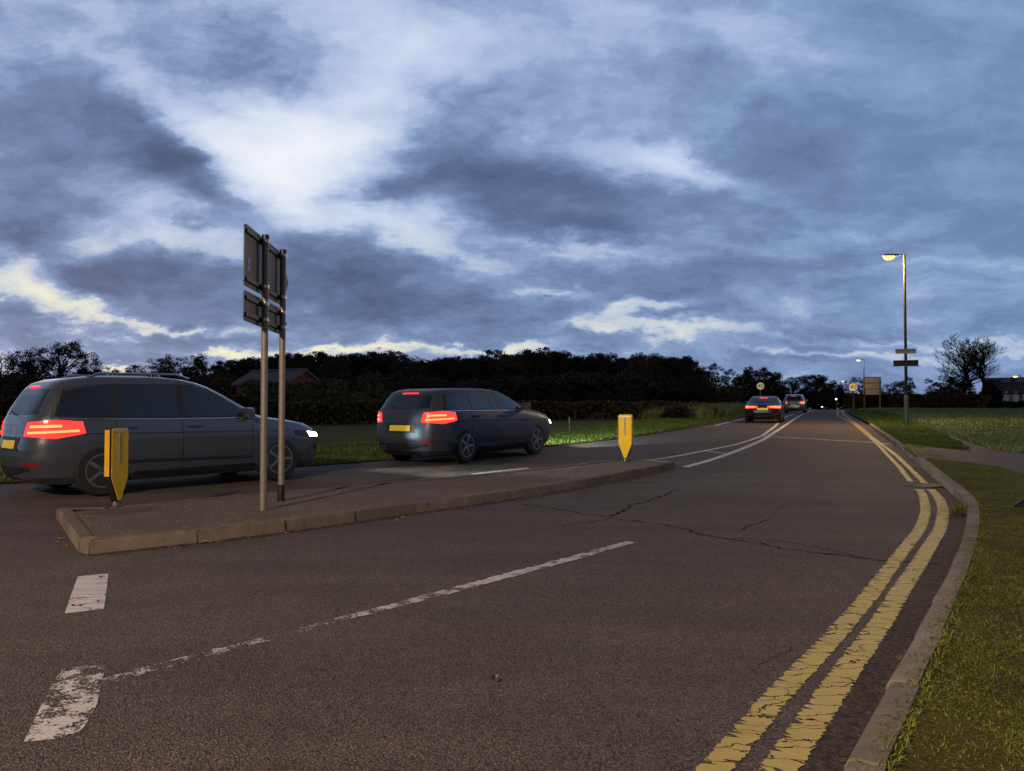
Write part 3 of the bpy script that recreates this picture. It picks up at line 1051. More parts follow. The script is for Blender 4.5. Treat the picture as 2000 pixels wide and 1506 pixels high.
for (px, py, sc_, lab) in ((963, 1335, 1.1, 'curled pale brown leaf lying alone on the open road surface'),
                           (1755, 1302, 1.5, 'pale yellow leaf resting against the right-hand kerb in the gutter')):
    x, y = P(px, py)
    o = link('fallen_leaf', lm[0].copy())
    o.data.materials[0] = M['fallen']
    o.location = (x, y, g(y) + .006)
    o.rotation_euler = (.1, .25, 1.1)
    o.scale = (sc_ * 1.25, sc_ * .45, sc_ * 1.6)
    tag(o, lab, 'leaf')

# black thing lying on the grass at the picture's right edge
bx, by = P(1978, 990, VO)
bm = bmesh.new()
prof = [(0, 0, .004), (.05, .02, .035), (.12, .03, .075), (.24, .02, .12), (.36, .03, .12)]
rows = []
for (a, b, h) in prof:
    wdt = .02 + a * .28
    rows.append([bm.verts.new((a, b - wdt, 0)), bm.verts.new((a, b - wdt * .8, h * .6)), bm.verts.new((a, b - wdt * .2, h)),
                 bm.verts.new((a, b + wdt * .4, h * .95)), bm.verts.new((a, b + wdt, h * .4)), bm.verts.new((a, b + wdt * 1.05, 0))])
for k in range(len(rows) - 1):
    for i in range(6):
        j = (i + 1) % 6
        bm.faces.new((rows[k][i], rows[k][j], rows[k + 1][j], rows[k + 1][i]))
bm.faces.new(rows[0][::-1])
bm.faces.new(rows[-1])
bag = from_bm('black_bag', bm, M['cloth_black'], smooth=50)
bag.location = (bx, by, g(by) + VO)
tag(bag, 'black pointed bag lying on the short grass beyond the right kerb', 'bag')

# ================================================================== STREET FURNITURE
IT = .11     # top of the island


def bollard(px, py, rz, label):
    x, y = P(px, py, IT)
    t = thing('marker_bollard', label, 'bollard', (x, y, g(y) + IT), rz, 'yellow marker bollards on the traffic island')
    W, D, H, S0 = .135, .046, .90, .33
    out = [(-.030, .06), (.030, .06), (W, S0), (W, H - .03), (W - .02, H), (-W + .02, H), (-W, H - .03), (-W, S0)]
    bm = bmesh.new()
    prism(bm, out, -D, D)
    bmesh.ops.bevel(bm, geom=bm.edges[:], offset=.006, segments=2, affect='EDGES')
    from_bm('body', bm, M['black_plastic'], t, 35)
    ins = [(-.020, .075), (.020, .075), (W - .012, S0 + .004), (W - .012, H - .03), (W - .03, H - .010), (-W + .03, H - .010), (-W + .012, H - .03), (-W + .012, S0 + .004)]
    for s in (-1, 1):
        bm = bmesh.new()
        prism(bm, ins, s * (D + .001), s * (D + .007))
        bmesh.ops.bevel(bm, geom=bm.edges[:], offset=.002, segments=1, affect='EDGES')
        fp = from_bm('front_panel', bm, M['yellow_plastic'], t)
        bm = bmesh.new()
        box(bm, (-.002 if s < 0 else .002, s * (D + .0085), H - .235), (.030, .002, .35))
        from_bm('label_strip', bm, M['pale_strip'], fp)
        # lettering, worn past reading: a column of joined broken strokes
        rb = random.Random(8)
        bm = bmesh.new()
        pv = (0, H - .08)
        for k in range(16):
            nv = (rb.choice((-.009, 0, .009)), H - .08 - .31 * (k + 1) / 16)
            dv = Vector((nv[0] - pv[0], nv[1] - pv[1])).normalized() * .0028
            prism(bm, [(pv[0] - dv.y, pv[1] + dv.x), (nv[0] - dv.y, nv[1] + dv.x), (nv[0] + dv.y, nv[1] - dv.x), (pv[0] + dv.y, pv[1] - dv.x)], s * (D + .0095), s * (D + .0115))
            pv = nv
        bmesh.ops.remove_doubles(bm, verts=bm.verts[:], dist=.004)
        from_bm('lettering', bm, M['black_plastic'], fp)
        bm = bmesh.new()
        box(bm, (s * (W + .003), 0, (S0 + H - .03) / 2 + .01), (.005, D * 1.45, H - .05 - S0), bev=.002)
        from_bm('side_panel', bm, M['yellow_side'], t)
        bm = bmesh.new()
        box(bm, (0, s * (D + .0082), H - .045), (W * 1.6, .002, .02))
        from_bm('reflector', bm, M['steel'], fp)
    bm = bmesh.new()
    tube(bm, (0, 0, .012), (0, 0, .075), .033, .030, 14)
    from_bm('neck', bm, M['post_grey'], t, 40)
    bm = bmesh.new()
    tube(bm, (0, 0, -.004), (0, 0, .014), .09, .085, 18)
    from_bm('base_plate', bm, M['iron'], t, 40)
    return t


# ---- near one: its narrow yellow side shows on the left of the panel
bollard(226, 990, R(73), 'yellow bollard on the left end of the traffic island, narrow side panel showing')
bollard(1222, 902, R(-17), 'bright yellow bollard at the far tip of the traffic island')

# ---- pair of direction signs seen from behind
x1, y1 = P(514, 996, IT)
x2, y2 = P(549, 978, IT)
ds = thing('direction_sign', 'two dark direction signs seen from behind on two grey poles', 'road sign', (x1, y1, g(y1) + IT), math.atan2(y2 - y1, x2 - x1))
span = math.hypot(x2 - x1, y2 - y1)
for k, xx in enumerate((0.0, span)):
    bm = bmesh.new()
    tube(bm, (xx, 0, -.1), (xx, 0, 2.98), .037, .037, 20)
    pl = from_bm('pole', bm, M['galv'], ds, 40)
    bm = bmesh.new()
    tube(bm, (xx, 0, 2.96), (xx, 0, 3.03), .042, .040, 20)
    from_bm('pole_cap', bm, M['black_plastic'], pl, 40)
    if k == 1:
        bm = bmesh.new()
        tube(bm, (xx, 0, -.05), (xx, 0, .20), .0435, .0435, 20)
        from_bm('sleeve', bm, M['black_plastic'], pl, 40)


def flag_panel(z0, z1, xa, xb, pt, stickers):
    bm = bmesh.new()
    zc = (z0 + z1) / 2
    rad = .05
    out = [(xa + rad, z0), (xb, z0), (xb + pt, zc), (xb, z1), (xa + rad, z1), (xa + .015, z1 - .015), (xa, z1 - rad), (xa, z0 + rad), (xa + .015, z0 + .015)]
    prism(bm, out, .062, .070)
    p = from_bm('sign_panel', bm, M['sign_back'], ds)
    bm = bmesh.new()
    prism(bm, [(a, b) for a, b in out], .0705, .0725)
    from_bm('sign_face', bm, M['sign_face'], p)
    for zz in (z0 + .07, z1 - .07):
        bm = bmesh.new()
        box(bm, ((xa + xb) / 2 + .02, .049, zz), (xb - xa - .05, .022, .045), bev=.004)
        r_ = from_bm('rail', bm, M['sign_rail'], p)
        for xx in (0, span):
            bm = bmesh.new()
            tube(bm, (xx, 0, zz - .018), (xx, 0, zz + .018), .043, .043, 18)
            box(bm, (xx - .052, .0, zz), (.02, .03, .03), bev=.003)
            from_bm('clip', bm, M['steel'], p, 40)
    if stickers:
        bm = bmesh.new()
        box(bm, (xa + .17, .0605, z0 + .20), (.10, .002, .055))
        box(bm, (xa + .17, .0605, z0 + .275), (.10, .002, .07))
        from_bm('sticker', bm, M['sticker'], p)


flag_panel(2.385, 3.03, -.60, 1.05, .36, True)
flag_panel(2.02, 2.335, -.60, 1.05, .30, False)


# ---- street lamps
def street_lamp(x, y, h, label, group, glow, watts, arm_dir, signs=False, off=VO, colr=(1, .56, .2), base=True, pole=None, ref=1.0):
    z = g(y) + off
    t = thing('street_lamp', label, 'street lamp', (x, y, z), arm_dir, group)
    bm = bmesh.new()
    tube(bm, (0, 0, 1.2), (0, 0, h), .062, .050, 14)
    from_bm('pole', bm, M[pole or 'post_dark'], t, 40)
    bm = bmesh.new()
    tube(bm, (0, 0, -.15), (0, 0, 1.22), .092, .092, 16)
    tube(bm, (0, 0, 1.20), (0, 0, 1.30), .092, .062, 16)
    b = from_bm('base_section', bm, M['post_green'], t, 40)
    bm = bmesh.new()
    box(bm, (0, -.089, .62), (.10, .014, .55), bev=.004)
    from_bm('door', bm, M['post_green'], b)
    bm = bmesh.new()
    tube(bm, (0, 0, h - .04), (0, 0, h + .03), .055, .055, 12)
    tube(bm, (0, 0, h - .005), (.34, 0, h + .0), .030, .028, 10)
    from_bm('bracket', bm, M['post_dark'], t, 40)
    bm = bmesh.new()
    prism(bm, [(.22, h - .035), (.26, h + .045), (.80, h + .060), (.90, h + .02), (.90, h - .025)], -.085, .085)
    bmesh.ops.bevel(bm, geom=bm.edges[:], offset=.016, segments=2, affect='EDGES')
    ln = from_bm('lantern', bm, M['post_dark'], t, 40)
    bm = bmesh.new()
    prism(bm, [(.38, h - .030), (.86, h - .024), (.84, h - .11), (.74, h - .19), (.52, h - .19), (.41, h - .11)], -.085, .085)
    bmesh.ops.bevel(bm, geom=bm.edges[:], offset=.02, segments=2, affect='EDGES')
    from_bm('bowl', bm, M[glow], ln, 40)
    if watts:
        ld = bpy.data.lights.new('lamp_light', 'POINT')
        ld.energy = watts
        ld.color = colr
        ld.shadow_soft_size = .15
        lo = bpy.data.objects.new('lamp_light', ld)
        COL.objects.link(lo)
        lo.parent = ln
        lo.location = (.85, 0, h - .45)
    return t


GL = 'street lamps along the road'
l1x, l1y = X_at(1770, 34.6), 34.6
street_lamp(l1x, l1y, 7.35, 'tall lit street lamp with dark post and green base, nearest on the right verge', GL, 'sodium', 2600, R(180 - 8), colr=(1, .62, .22))
street_lamp(X_at(1688, 100), 100, 6.15, 'lit street lamp standing in front of the large sign back', GL, 'sodium_pale', 600, R(180 - 8))
street_lamp(X_at(1653, 165), 165, 6.3, 'distant lit street lamp just left of the round sign on the right', GL, 'sodium_pale', 40, R(180), base=False)
street_lamp(X_at(1994, 96), 96, 4.0, 'low lit lamp glowing in front of the white house chimneys', GL, 'sodium', 40, R(180))
# an unseen lamp, placed behind the camera to light the foreground warmly
street_lamp(-8.5, -7.5, 8.2, 'unseen street lamp placed at the junction mouth behind the viewpoint', GL, 'sodium', LAMP_W, R(40), off=0.0, colr=(1, .74, .50))

# two nameplates strapped to the tall lamp's post: parts of nothing but themselves
for (zz, w_, h_, mt, lab) in ((1.22 + (798 - 686) / FPX * l1y, .80, .20, 'plate_pale', 'pale narrow plate strapped high on the tall lamp post'),
                              (1.22 + (798 - 709.5) / FPX * l1y, .97, .27, 'post_dark', 'dark wider plate strapped to the lamp post below the pale plate')):
    t = thing('post_sign', lab, 'sign', (l1x, l1y, zz), R(-24))
    bm = bmesh.new()
    box(bm, (0, -.075, 0), (w_, .012, h_), bev=.004)
    pn = from_bm('panel', bm, M[mt], t)
    bm = bmesh.new()
    for s in (-1, 1):
        box(bm, (0, -.083, s * h_ * .46), (w_ * 1.0, .006, .02))
    from_bm('edge_rail', bm, M['post_grey'], pn)
    bm = bmesh.new()
    tube(bm, (0, 0, -.03), (0, 0, .03), .069, .069, 14)
    from_bm('strap', bm, M['post_grey'], t, 40)


# ---- round 40 signs
def speed_sign(x, y, zc, dia, lit, label, off):
    z0 = g(y) + off
    t = thing('speed_limit_sign', label, 'speed sign', (x, y, z0), math.atan2(y, x) - R(90), '40 speed limit signs either side of the road')
    bm = bmesh.new()
    tube(bm, (0, .06, -.1), (0, .06, zc - z0 + dia * .4), .042, .042, 12)
    tube(bm, (0, .06, -.1), (0, .06, 1.0), .075, .070, 14)
    from_bm('post', bm, M['post_grey'], t, 40)
    bm = bmesh.new()
    lathe(bm, [(dia / 2, .012), (dia / 2, .0)], 36)
    pl = from_bm('plate', bm, M['sign_red'], t, 40)
    pl.location.z = zc - z0
    bm = bmesh.new()
    lathe(bm, [(dia * .455, -.002), (dia * .455, -.006)], 36)
    from_bm('disc', bm, M['sign_lit' if lit else 'sign_pale_lit'], pl, 40)
    me = text_mesh('40', dia * .74, .002)
    tx = link('numerals', me, M['sign_black'], pl)
    tx.rotation_euler = (R(90), 0, 0)
    tx.location = (0, -.009, 0)
    return t


speed_sign(X_at(1666.5, 84), 84, Z_at(756, 84), .86, True, 'lit 40 speed limit sign glowing orange on the right verge', VO)
speed_sign(X_at(1485.5, 72), 72, Z_at(754, 72), .68, False, 'pale 40 speed limit sign rising behind the black car', .02)

# ---- large sign seen from behind, beyond the second lamp
Yb = 106.0
bs = thing('large_sign', 'large pale rectangular sign seen from behind on two posts', 'road sign', (X_at(1704, Yb), Yb, g(Yb) + VO), R(4))
zb = g(Yb) + VO
bw, zl, zh = 36.5 / FPX * Yb, Z_at(771, Yb) - zb, Z_at(736.5, Yb) - zb
bm = bmesh.new()
box(bm, (0, .05, (zl + zh) / 2), (bw, .05, zh - zl), bev=.02)
pn = from_bm('panel', bm, M['board_back'], bs)
for k in range(3):
    bm = bmesh.new()
    box(bm, (0, .005, zl + (zh - zl) * (.0 + .335 * (k + 1)) - .02), (bw, .04, .07))
    from_bm('rail', bm, M['post_dark'], pn)
for px in (1687.5, 1718.5):
    bm = bmesh.new()
    tube(bm, (X_at(px, Yb) - bs.location.x, -.08, -.2), (X_at(px, Yb) - bs.location.x, -.08, zl + (zh - zl) * (.86 if px > 1700 else .3)), .085, .085, 12)
    from_bm('post', bm, M['post_grey'], bs, 40)

# ---- small lit bollard lamp with a box on it, at the crest
Yq = 128.0
q = thing('beacon_post', 'short grey post with a lit lamp and small plate beyond the crest', 'beacon', (X_at(1634, Yq), Yq, g(Yq)))
zq = g(Yq)
bm = bmesh.new()
tube(bm, (0, 0, -.1), (0, 0, Z_at(784, Yq) - zq), .085, .085, 12)
from_bm('post', bm, M['post_grey'], q, 40)
bm = bmesh.new()
bmesh.ops.create_icosphere(bm, subdivisions=2, radius=.15, matrix=Matrix.Translation((-.08, -.05, Z_at(779.5, Yq) - zq)))
hd = from_bm('lamp_head', bm, M['white_lamp'], q, 60)
bm = bmesh.new()
box(bm, (.22, -.03, Z_at(788, Yq) - zq), (.34, .05, .38), bev=.01)
from_bm('plate', bm, M['plate_pale'], q)

# ---- fence on the far bank: thin posts and a rail wire
for i, (px, py) in enumerate(((150, 922), (330, 915), (452, 906), (600, 893), (748, 876), (871, 867), (966, 860), (1048, 851), (1112, 843))):
    x, y = P(px, py, .02)
    bm = bmesh.new()
    prism(bm, [(-.025, -.2), (.025, -.2), (.025, .52), (0, .55), (-.025, .52)], -.02, .02)
    fp = from_bm('fence_post', bm, M['wood'])
    fp.location = (x, y, g(y) + .02)
    fp.rotation_euler = (random.uniform(-.03, .03), random.uniform(-.04, .04), .5)
    tag(fp, 'short weathered wooden post standing on the grass bank beyond the road', 'fence post', 'low wooden posts along the far grass bank')

# ================================================================== HOUSES
def house(name, label, loc, rz, L, half, z_eave, z_ridge, walls, roof, chims=(), group=None):
    t = thing(name, label, 'house', loc, rz, group)
    bm = bmesh.new()
    prism(bm, [(-half, -.3), (half, -.3), (half, z_eave), (0, z_ridge - .1), (-half, z_eave)], -L / 2, L / 2, 'x')
    from_bm('wall', bm, M[walls], t)
    bm = bmesh.new()
    ov = .3
    dz_ = (z_ridge - z_eave) / half
    for s in (-1, 1):
        prism(bm, [(s * (half + ov), z_eave - ov * dz_), (s * (half + ov), z_eave - ov * dz_ + .12), (0, z_ridge + .12), (0, z_ridge)], -L / 2 - .25, L / 2 + .25, 'x')
    tube(bm, (-L / 2 - .25, 0, z_ridge + .1), (L / 2 + .25, 0, z_ridge + .1), .11, .11, 8)
    rf = from_bm('roof', bm, M[roof], t)
    for (cx, cz) in chims:
        bm = bmesh.new()
        box(bm, (cx, 0, cz / 2 + z_ridge / 2), (.6, .5, cz - z_ridge + .6), bev=.02)
        for s in (-.16, .16):
            tube(bm, (cx + s, 0, cz), (cx + s, 0, cz + .45), .11, .09, 10)
        from_bm('chimney', bm, M['brick'], rf)
    return t


def window(parent, x, y, z, w, h, frame='render_white', pane='pane_dark'):
    bm = bmesh.new()
    for s in (-1, 1):
        box(bm, (x + s * w / 2, y, z), (.07, .08, h + .07))
        box(bm, (x, y, z + s * h / 2), (w - .07, .08, .07))
    box(bm, (x, y, z), (.05, .07, h - .07))
    wf = from_bm('window', bm, M[frame], parent)
    bm = bmesh.new()
    box(bm, (x, y + .02, z), (w - .07, .02, h - .07))
    from_bm('pane', bm, M[pane], wf)


hb = house('brick_house', 'low house with reddish tiled roof and brick gable behind the hedge', (X_at(594, 55) - 2.2, 55 + 1.38, g(55)), R(-32), 5.2, 1.4, 2.35, 3.12, 'brick', 'roof_tile')
window(hb, -1.2, -1.43, 1.3, 1.0, 1.0)
window(hb, 1.2, -1.43, 1.3, 1.0, 1.0)
Yw = 112.0
hw = house('white_house', 'white rendered house with brown roof and paired chimney pots', (X_at(2012, Yw), Yw, g(Yw)), R(-30), 6.4, 2.6, Z_at(768, Yw) - g(Yw), Z_at(749, Yw) - g(Yw), 'render_white', 'roof_brown',
           chims=((-2.0, Z_at(742, Yw) - g(Yw)),))
for k in range(4):
    bm = bmesh.new()
    box(bm, (-2.9 + k * 1.15, -2.7, 1.25), (.26, .16, 2.5), bev=.02)
    from_bm('pilaster', bm, M['render_white'], hw)
    window(hw, -2.35 + k * 1.15, -2.62, 1.55, .5, 1.1)
house('grey_house', 'grey slate roofed house standing behind the white house', (X_at(1968, 124), 124, .4), R(-34), 6.0, 3.0, Z_at(768, 124), Z_at(745, 124), 'roof_slate', 'roof_slate')

# far windows and house lights, each built as a glowing globe on a post
for (px, py, Y, mt, sz, lab) in ((1798.5, 778, 108, 'sodium_pale', .22, 'small yellow light glowing low in the hedge right of the lamp post'),
                                 (1927, 785, 106, 'white_lamp', .26, 'small white light low in front of the bare tree'),
                                 (1113, 757, 86, 'warm_window', .55, 'faint orange lit opening among the dark trees of the wood'),
                                 (1149, 755, 86, 'warm_window', .30, 'tiny orange light right of the lit opening in the wood')):
    bm = bmesh.new()
    bmesh.ops.create_icosphere(bm, subdivisions=2, radius=sz / 2, matrix=Matrix.Diagonal((1.2, .6, .8, 1)))
    h_ = Z_at(py, Y) - g(Y)
    t = thing('house_light', lab, 'light', (X_at(px, Y), Y, g(Y)))
    lo = from_bm('lamp_globe', bm, M[mt], t, 60)
    lo.location.z = h_
    bm = bmesh.new()
    tube(bm, (0, 0, -.1), (0, 0, h_ - sz * .35), .04, .04, 8)
    from_bm('post', bm, M['post_dark'], t, 40)

# ================================================================== TREES
def leaf_quads(centres, size, r, flat=0.0):
    n = len(centres)
    a = r.normal(size=(n, 3))
    a /= np.linalg.norm(a, axis=1, keepdims=True)
    b = r.normal(size=(n, 3))
    b -= a * (a * b).sum(1, keepdims=True)
    b /= np.linalg.norm(b, axis=1, keepdims=True)
    s = size * r.uniform(.5, 1.35, (n, 1))
    a, b = a * s * .5, b * s * .36
    V = np.stack([centres - a, centres - a * .2 + b, centres + a, centres - a * .2 - b], 1).reshape(-1, 3)
    loops = np.arange(n * 4)
    return V, loops, np.arange(n) * 4


def limb(p, q, ra, rb, r, bend=.12, n=4, dep=1):
    """A wavering tapered limb from p to q as short segments."""
    L_ = (q - p).length
    out, prev = [], p
    off = Vector((r.gauss(0, bend), r.gauss(0, bend), abs(r.gauss(0, bend)))) * L_
    for k in range(1, n + 1):
        t = k / n
        c = p.lerp(q, t) + off * (t * (1 - t) * 2) + Vector((r.gauss(0, .03), r.gauss(0, .03), 0)) * L_ * (k < n)
        out.append((prev, c, ra + (rb - ra) * (k - 1) / n, ra + (rb - ra) * t, dep))
        prev = c
    return out


def tube_arrays(segs, min_r, sides=6):
    V, loops, starts = [], [], []
    for (p, q, ra, rb, dep) in segs:
        k = sides if dep < 2 else 3
        qt = (q - p).to_track_quat('Z', 'Y')
        o = len(V)
        for (c, rad) in ((p, max(ra, min_r)), (q, max(rb, min_r))):
            for i in range(k):
                t = 6.2832 * i / k
                V.append(c + qt @ Vector((math.cos(t) * rad, math.sin(t) * rad, 0)))
        for i in range(k):
            j = (i + 1) % k
            starts.append(len(loops))
            loops += [o + i, o + j, o + k + j, o + k + i]
    return np.array([tuple(v) for v in V]), loops, starts


def crown_tree(seed, mat, H=10.0, rad=4.2, base=.22, lobes=16, clumps=13, leaves=34, leaf=.26, lobe_r=1.5, clump_r=.55, shape=1.0, lean=0.0,
               trunk_r=.26, stems=1, trunk_mat='bark', top_pull=.0):
    """Broadleaf tree: limbs run out to lobes of foliage that fill an uneven dome, gaps left between them."""
    r = random.Random(seed)
    nr = np.random.default_rng(seed)
    segs, C = [], []
    zc, hz = H * (base + (1 - base) * .46), H * (1 - base) * .54
    lob = []
    tries = 0
    while len(lob) < lobes and tries < 4000:
        tries += 1
        d = Vector((r.gauss(0, 1), r.gauss(0, 1), r.gauss(0, 1))).normalized() * (r.uniform(.35, 1) ** .5)
        if d.z < -.75:
            continue
        w = 1.0 if d.z < 0 else (1 - d.z ** 2 * (1 - shape))
        p = Vector((d.x * rad * .78 * w + lean * d.z, d.y * rad * .78 * w, zc + d.z * (hz - lobe_r * .6)))
        lr = lobe_r * r.uniform(.62, 1.25)
        if any((p - q).length < (lr + s_) * .50 for q, s_ in lob):
            continue
        lob.append((p, lr))
    fork = H * (base + .02)
    for s in range(stems):
        tb = Vector((r.uniform(-.4, .4) * (stems > 1), r.uniform(-.4, .4) * (stems > 1), -.3))
        tt = Vector((r.gauss(0, .15), r.gauss(0, .15), fork))
        segs += limb(tb, tt, trunk_r, trunk_r * .72, r, .03, 4, 0)
    lead = Vector((lean * .4, 0, zc + hz * .45))
    segs += limb(tt, lead, trunk_r * .66, trunk_r * .22, r, .05, 5, 0)
    for p, lr in lob:
        k = min(.85, max(0.0, (p.z - fork) / max(.1, lead.z - fork) - .35))
        st = tt.lerp(lead, k * r.uniform(.6, 1))
        segs += limb(st, p, trunk_r * .34 * (1 - k * .4), .045, r, .10, 5, 1)
        for c in range(clumps):
            d = Vector((r.gauss(0, 1), r.gauss(0, 1), r.gauss(.25, 1))).normalized()
            q = p + Vector((d.x, d.y, d.z * .82)) * lr * r.uniform(.55, 1.0)
            if c % 2 == 0:
                segs += limb(p, q, .035, .018, r, .12, 2, 3)
            n = int(leaves * r.uniform(.5, 1.4))
            v = nr.normal(size=(n, 3))
            v /= np.linalg.norm(v, axis=1, keepdims=True)
            v *= clump_r * nr.uniform(.1, 1, (n, 1)) ** .45
            v[:, 2] *= .7
            C.append(np.array(q)[None] + v * r.uniform(.65, 1.25))
    C = np.concatenate(C)
    C = C[C[:, 2] > .2]
    V, lo, st = tube_arrays(segs, .016)
    k = H / np.percentile(C[:, 2], 99.6)
    tm = raw_mesh('trunk', V * k, lo, st)
    tm.materials.append(M[trunk_mat])
    tm.polygons.foreach_set('use_smooth', [True] * len(tm.polygons))
    Vc, lc, sc = leaf_quads(C * k, leaf, nr)
    cm = raw_mesh('crown', Vc, lc, sc)
    cm.materials.append(M[mat])
    return tm, cm, H, rad


def bare_tree(seed, H=10.0, leaders=2, fork=.3, side=.34, trunk_r=.24, low=.22):
    """Leafless tree: rising leaders carry side limbs, those carry branches and twigs."""
    r = random.Random(seed)
    segs = []

    def branch(p, d, ln, rad, dep):
        n = 5 if dep < 2 else 3
        q, dd = p, d
        for k in range(n):
            dd = (dd + Vector((r.gauss(0, .13), r.gauss(0, .13), r.gauss(.09, .10)))).normalized()
            nx = q + dd * ln / n
            segs.append((q, nx, rad * (1 - .75 * k / n), rad * (1 - .75 * (k + 1) / n), dep))
            q = nx
            if dep < 3 and (k > 0 or dep > 1):
                for c in range(r.choice((1, 2, 2))):
                    ax = (Matrix.Rotation(r.uniform(0, 6.28), 3, dd) @ dd.orthogonal().normalized())
                    nd = (Matrix.Rotation(R(r.uniform(26, 58)), 3, ax) @ dd)
                    nd = Vector((nd.x, nd.y, nd.z + .18)).normalized()
                    branch(q, nd, ln * r.uniform(.38, .62) * (1 - .35 * k / n), rad * .42 * (1 - .4 * k / n), dep + 1)

    tt = Vector((r.gauss(0, .1), r.gauss(0, .1), H * fork))
    segs.extend(limb(Vector((0, 0, -.3)), tt, trunk_r, trunk_r * .8, r, .03, 4, 0))
    for s in range(leaders):
        a = 6.28 * s / leaders + r.uniform(-.4, .4)
        sp = .13 * H * (leaders > 1)
        top = Vector((math.cos(a) * sp * r.uniform(.7, 1.3), math.sin(a) * sp, H * r.uniform(.84, .93)))
        lm_ = limb(tt, top, trunk_r * .62, .03, r, .07, 11, 0)
        segs.extend(lm_)
        for i, sg in enumerate(lm_):
            h = i / len(lm_)
            for c in range(2):
                az = r.uniform(0, 6.28)
                d = Vector((math.cos(az), math.sin(az), r.uniform(.35, .9))).normalized()
                branch(sg[1], d, H * side * (1 - h * .72) * r.uniform(.6, 1.1), .085 * (1 - h * .7), 1)
    V, lo, st = tube_arrays(segs, .013)
    k = H / np.percentile(V[:, 2], 99.9)
    tm = raw_mesh('trunk', V * k, lo, st)
    tm.materials.append(M['twig'])
    return tm, None, H, H * .35


PT = {
    'oak': crown_tree(5, 'leaf_dark', rad=5.2, base=.20, lobes=28, clumps=12, leaves=46, leaf=.19, lobe_r=1.15, clump_r=.52),
    'oak2': crown_tree(12, 'leaf_dark', rad=5.4, base=.18, lobes=24, clumps=11, leaves=40, leaf=.19, lobe_r=1.2, clump_r=.55),
    'dense': crown_tree(21, 'leaf_dark', rad=4.8, base=.06, lobes=32, clumps=15, leaves=58, leaf=.23, lobe_r=1.6, clump_r=.62),
    'dense2': crown_tree(33, 'leaf_dark', rad=4.5, base=.06, lobes=30, clumps=15, leaves=58, leaf=.23, lobe_r=1.5, clump_r=.60, shape=.7),
    'brown': crown_tree(41, 'leaf_brown', rad=4.3, base=.06, lobes=28, clumps=14, leaves=52, leaf=.22, lobe_r=1.5, clump_r=.6, shape=.8),
    'green': crown_tree(52, 'leaf_green', rad=4.0, base=.08, lobes=18, clumps=14, leaves=52, leaf=.22, lobe_r=1.6, clump_r=.6),
    'tall': crown_tree(63, 'leaf_brown', rad=2.5, base=.12, lobes=20, clumps=11, leaves=20, leaf=.24, lobe_r=1.0, clump_r=.48, shape=.35),
    'sparse': crown_tree(74, 'leaf_brown', rad=4.2, base=.2, lobes=22, clumps=10, leaves=7, leaf=.2, lobe_r=1.2, clump_r=.55),
    'bare': bare_tree(85, leaders=3, fork=.26),
    'bare2': bare_tree(97, leaders=2, fork=.42),
    'bush': crown_tree(108, 'leaf_dark', rad=8.5, base=.02, lobes=18, clumps=14, leaves=40, leaf=.62, lobe_r=3.0, clump_r=1.2, stems=3, trunk_r=.2),
    'bush_brown': crown_tree(111, 'leaf_brown', rad=8.5, base=.02, lobes=18, clumps=14, leaves=36, leaf=.62, lobe_r=3.0, clump_r=1.2, stems=3, trunk_r=.2),
    'bush_green': crown_tree(119, 'leaf_green', rad=7.5, base=.02, lobes=18, clumps=14, leaves=44, leaf=.56, lobe_r=2.8, clump_r=1.15, stems=3, trunk_r=.2),
}


def plant(kind, px, py, Y, label, cat, group=None, name='tree', wide=1.0, rz=None, base_off=0.0):
    tm, cm, H, half = PT[kind]
    X = X_at(px, Y)
    z0 = g(Y) + base_off
    s = (Z_at(py, Y) - z0) / H
    t = thing(name, label, cat, (X, Y, z0), random.uniform(0, 6.28) if rz is None else rz, group)
    t.scale = (s * wide, s * wide, s)
    link('trunk', tm, None, t)
    if cm:
        link('crown', cm, None, t)
    return t


random.seed(99)
# the separate trees on the left skyline
plant('sparse', 2, 680, 84, 'thin leafed tree at the left edge of the skyline', 'tree', wide=1.1)
plant('oak2', 52, 686, 86, 'broad dark tree left of the big domed oak', 'tree', wide=1.0)
plant('oak', 118, 668, 84, 'big domed oak rising highest on the left skyline', 'tree', wide=1.05, rz=1.0)
plant('oak2', 186, 704, 84, 'small open crowned tree right of the big domed oak', 'tree', wide=1.1)
plant('green', 268, 714, 78, 'low rounded tree in the dip of the left skyline', 'tree', wide=1.5)
plant('oak', 352, 697, 84, 'flat topped dark tree left of the twin direction signs', 'tree', wide=1.1, rz=2.4)
plant('oak2', 398, 694, 86, 'open crowned tree with sky showing through left of the signs', 'tree', wide=1.1, rz=.6)
# the wood beyond the road
GW = 'dark trees of the wood beyond the road'
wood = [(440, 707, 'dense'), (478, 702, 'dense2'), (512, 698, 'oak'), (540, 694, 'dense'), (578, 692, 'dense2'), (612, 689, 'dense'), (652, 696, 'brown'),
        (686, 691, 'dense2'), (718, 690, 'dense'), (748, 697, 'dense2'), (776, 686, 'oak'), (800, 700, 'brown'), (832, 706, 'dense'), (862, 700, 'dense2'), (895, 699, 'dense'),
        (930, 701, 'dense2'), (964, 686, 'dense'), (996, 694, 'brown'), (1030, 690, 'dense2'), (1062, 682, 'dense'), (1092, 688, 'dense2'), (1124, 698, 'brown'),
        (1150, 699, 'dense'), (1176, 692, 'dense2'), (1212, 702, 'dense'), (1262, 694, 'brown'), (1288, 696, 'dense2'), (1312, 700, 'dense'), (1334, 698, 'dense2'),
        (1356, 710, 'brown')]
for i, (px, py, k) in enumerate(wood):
    plant(k, px, py, 92 + (i * 37 % 11), 'dark broadleaf tree in the unbroken wood beyond the road', 'tree', GW, wide=random.uniform(.85, 1.1))
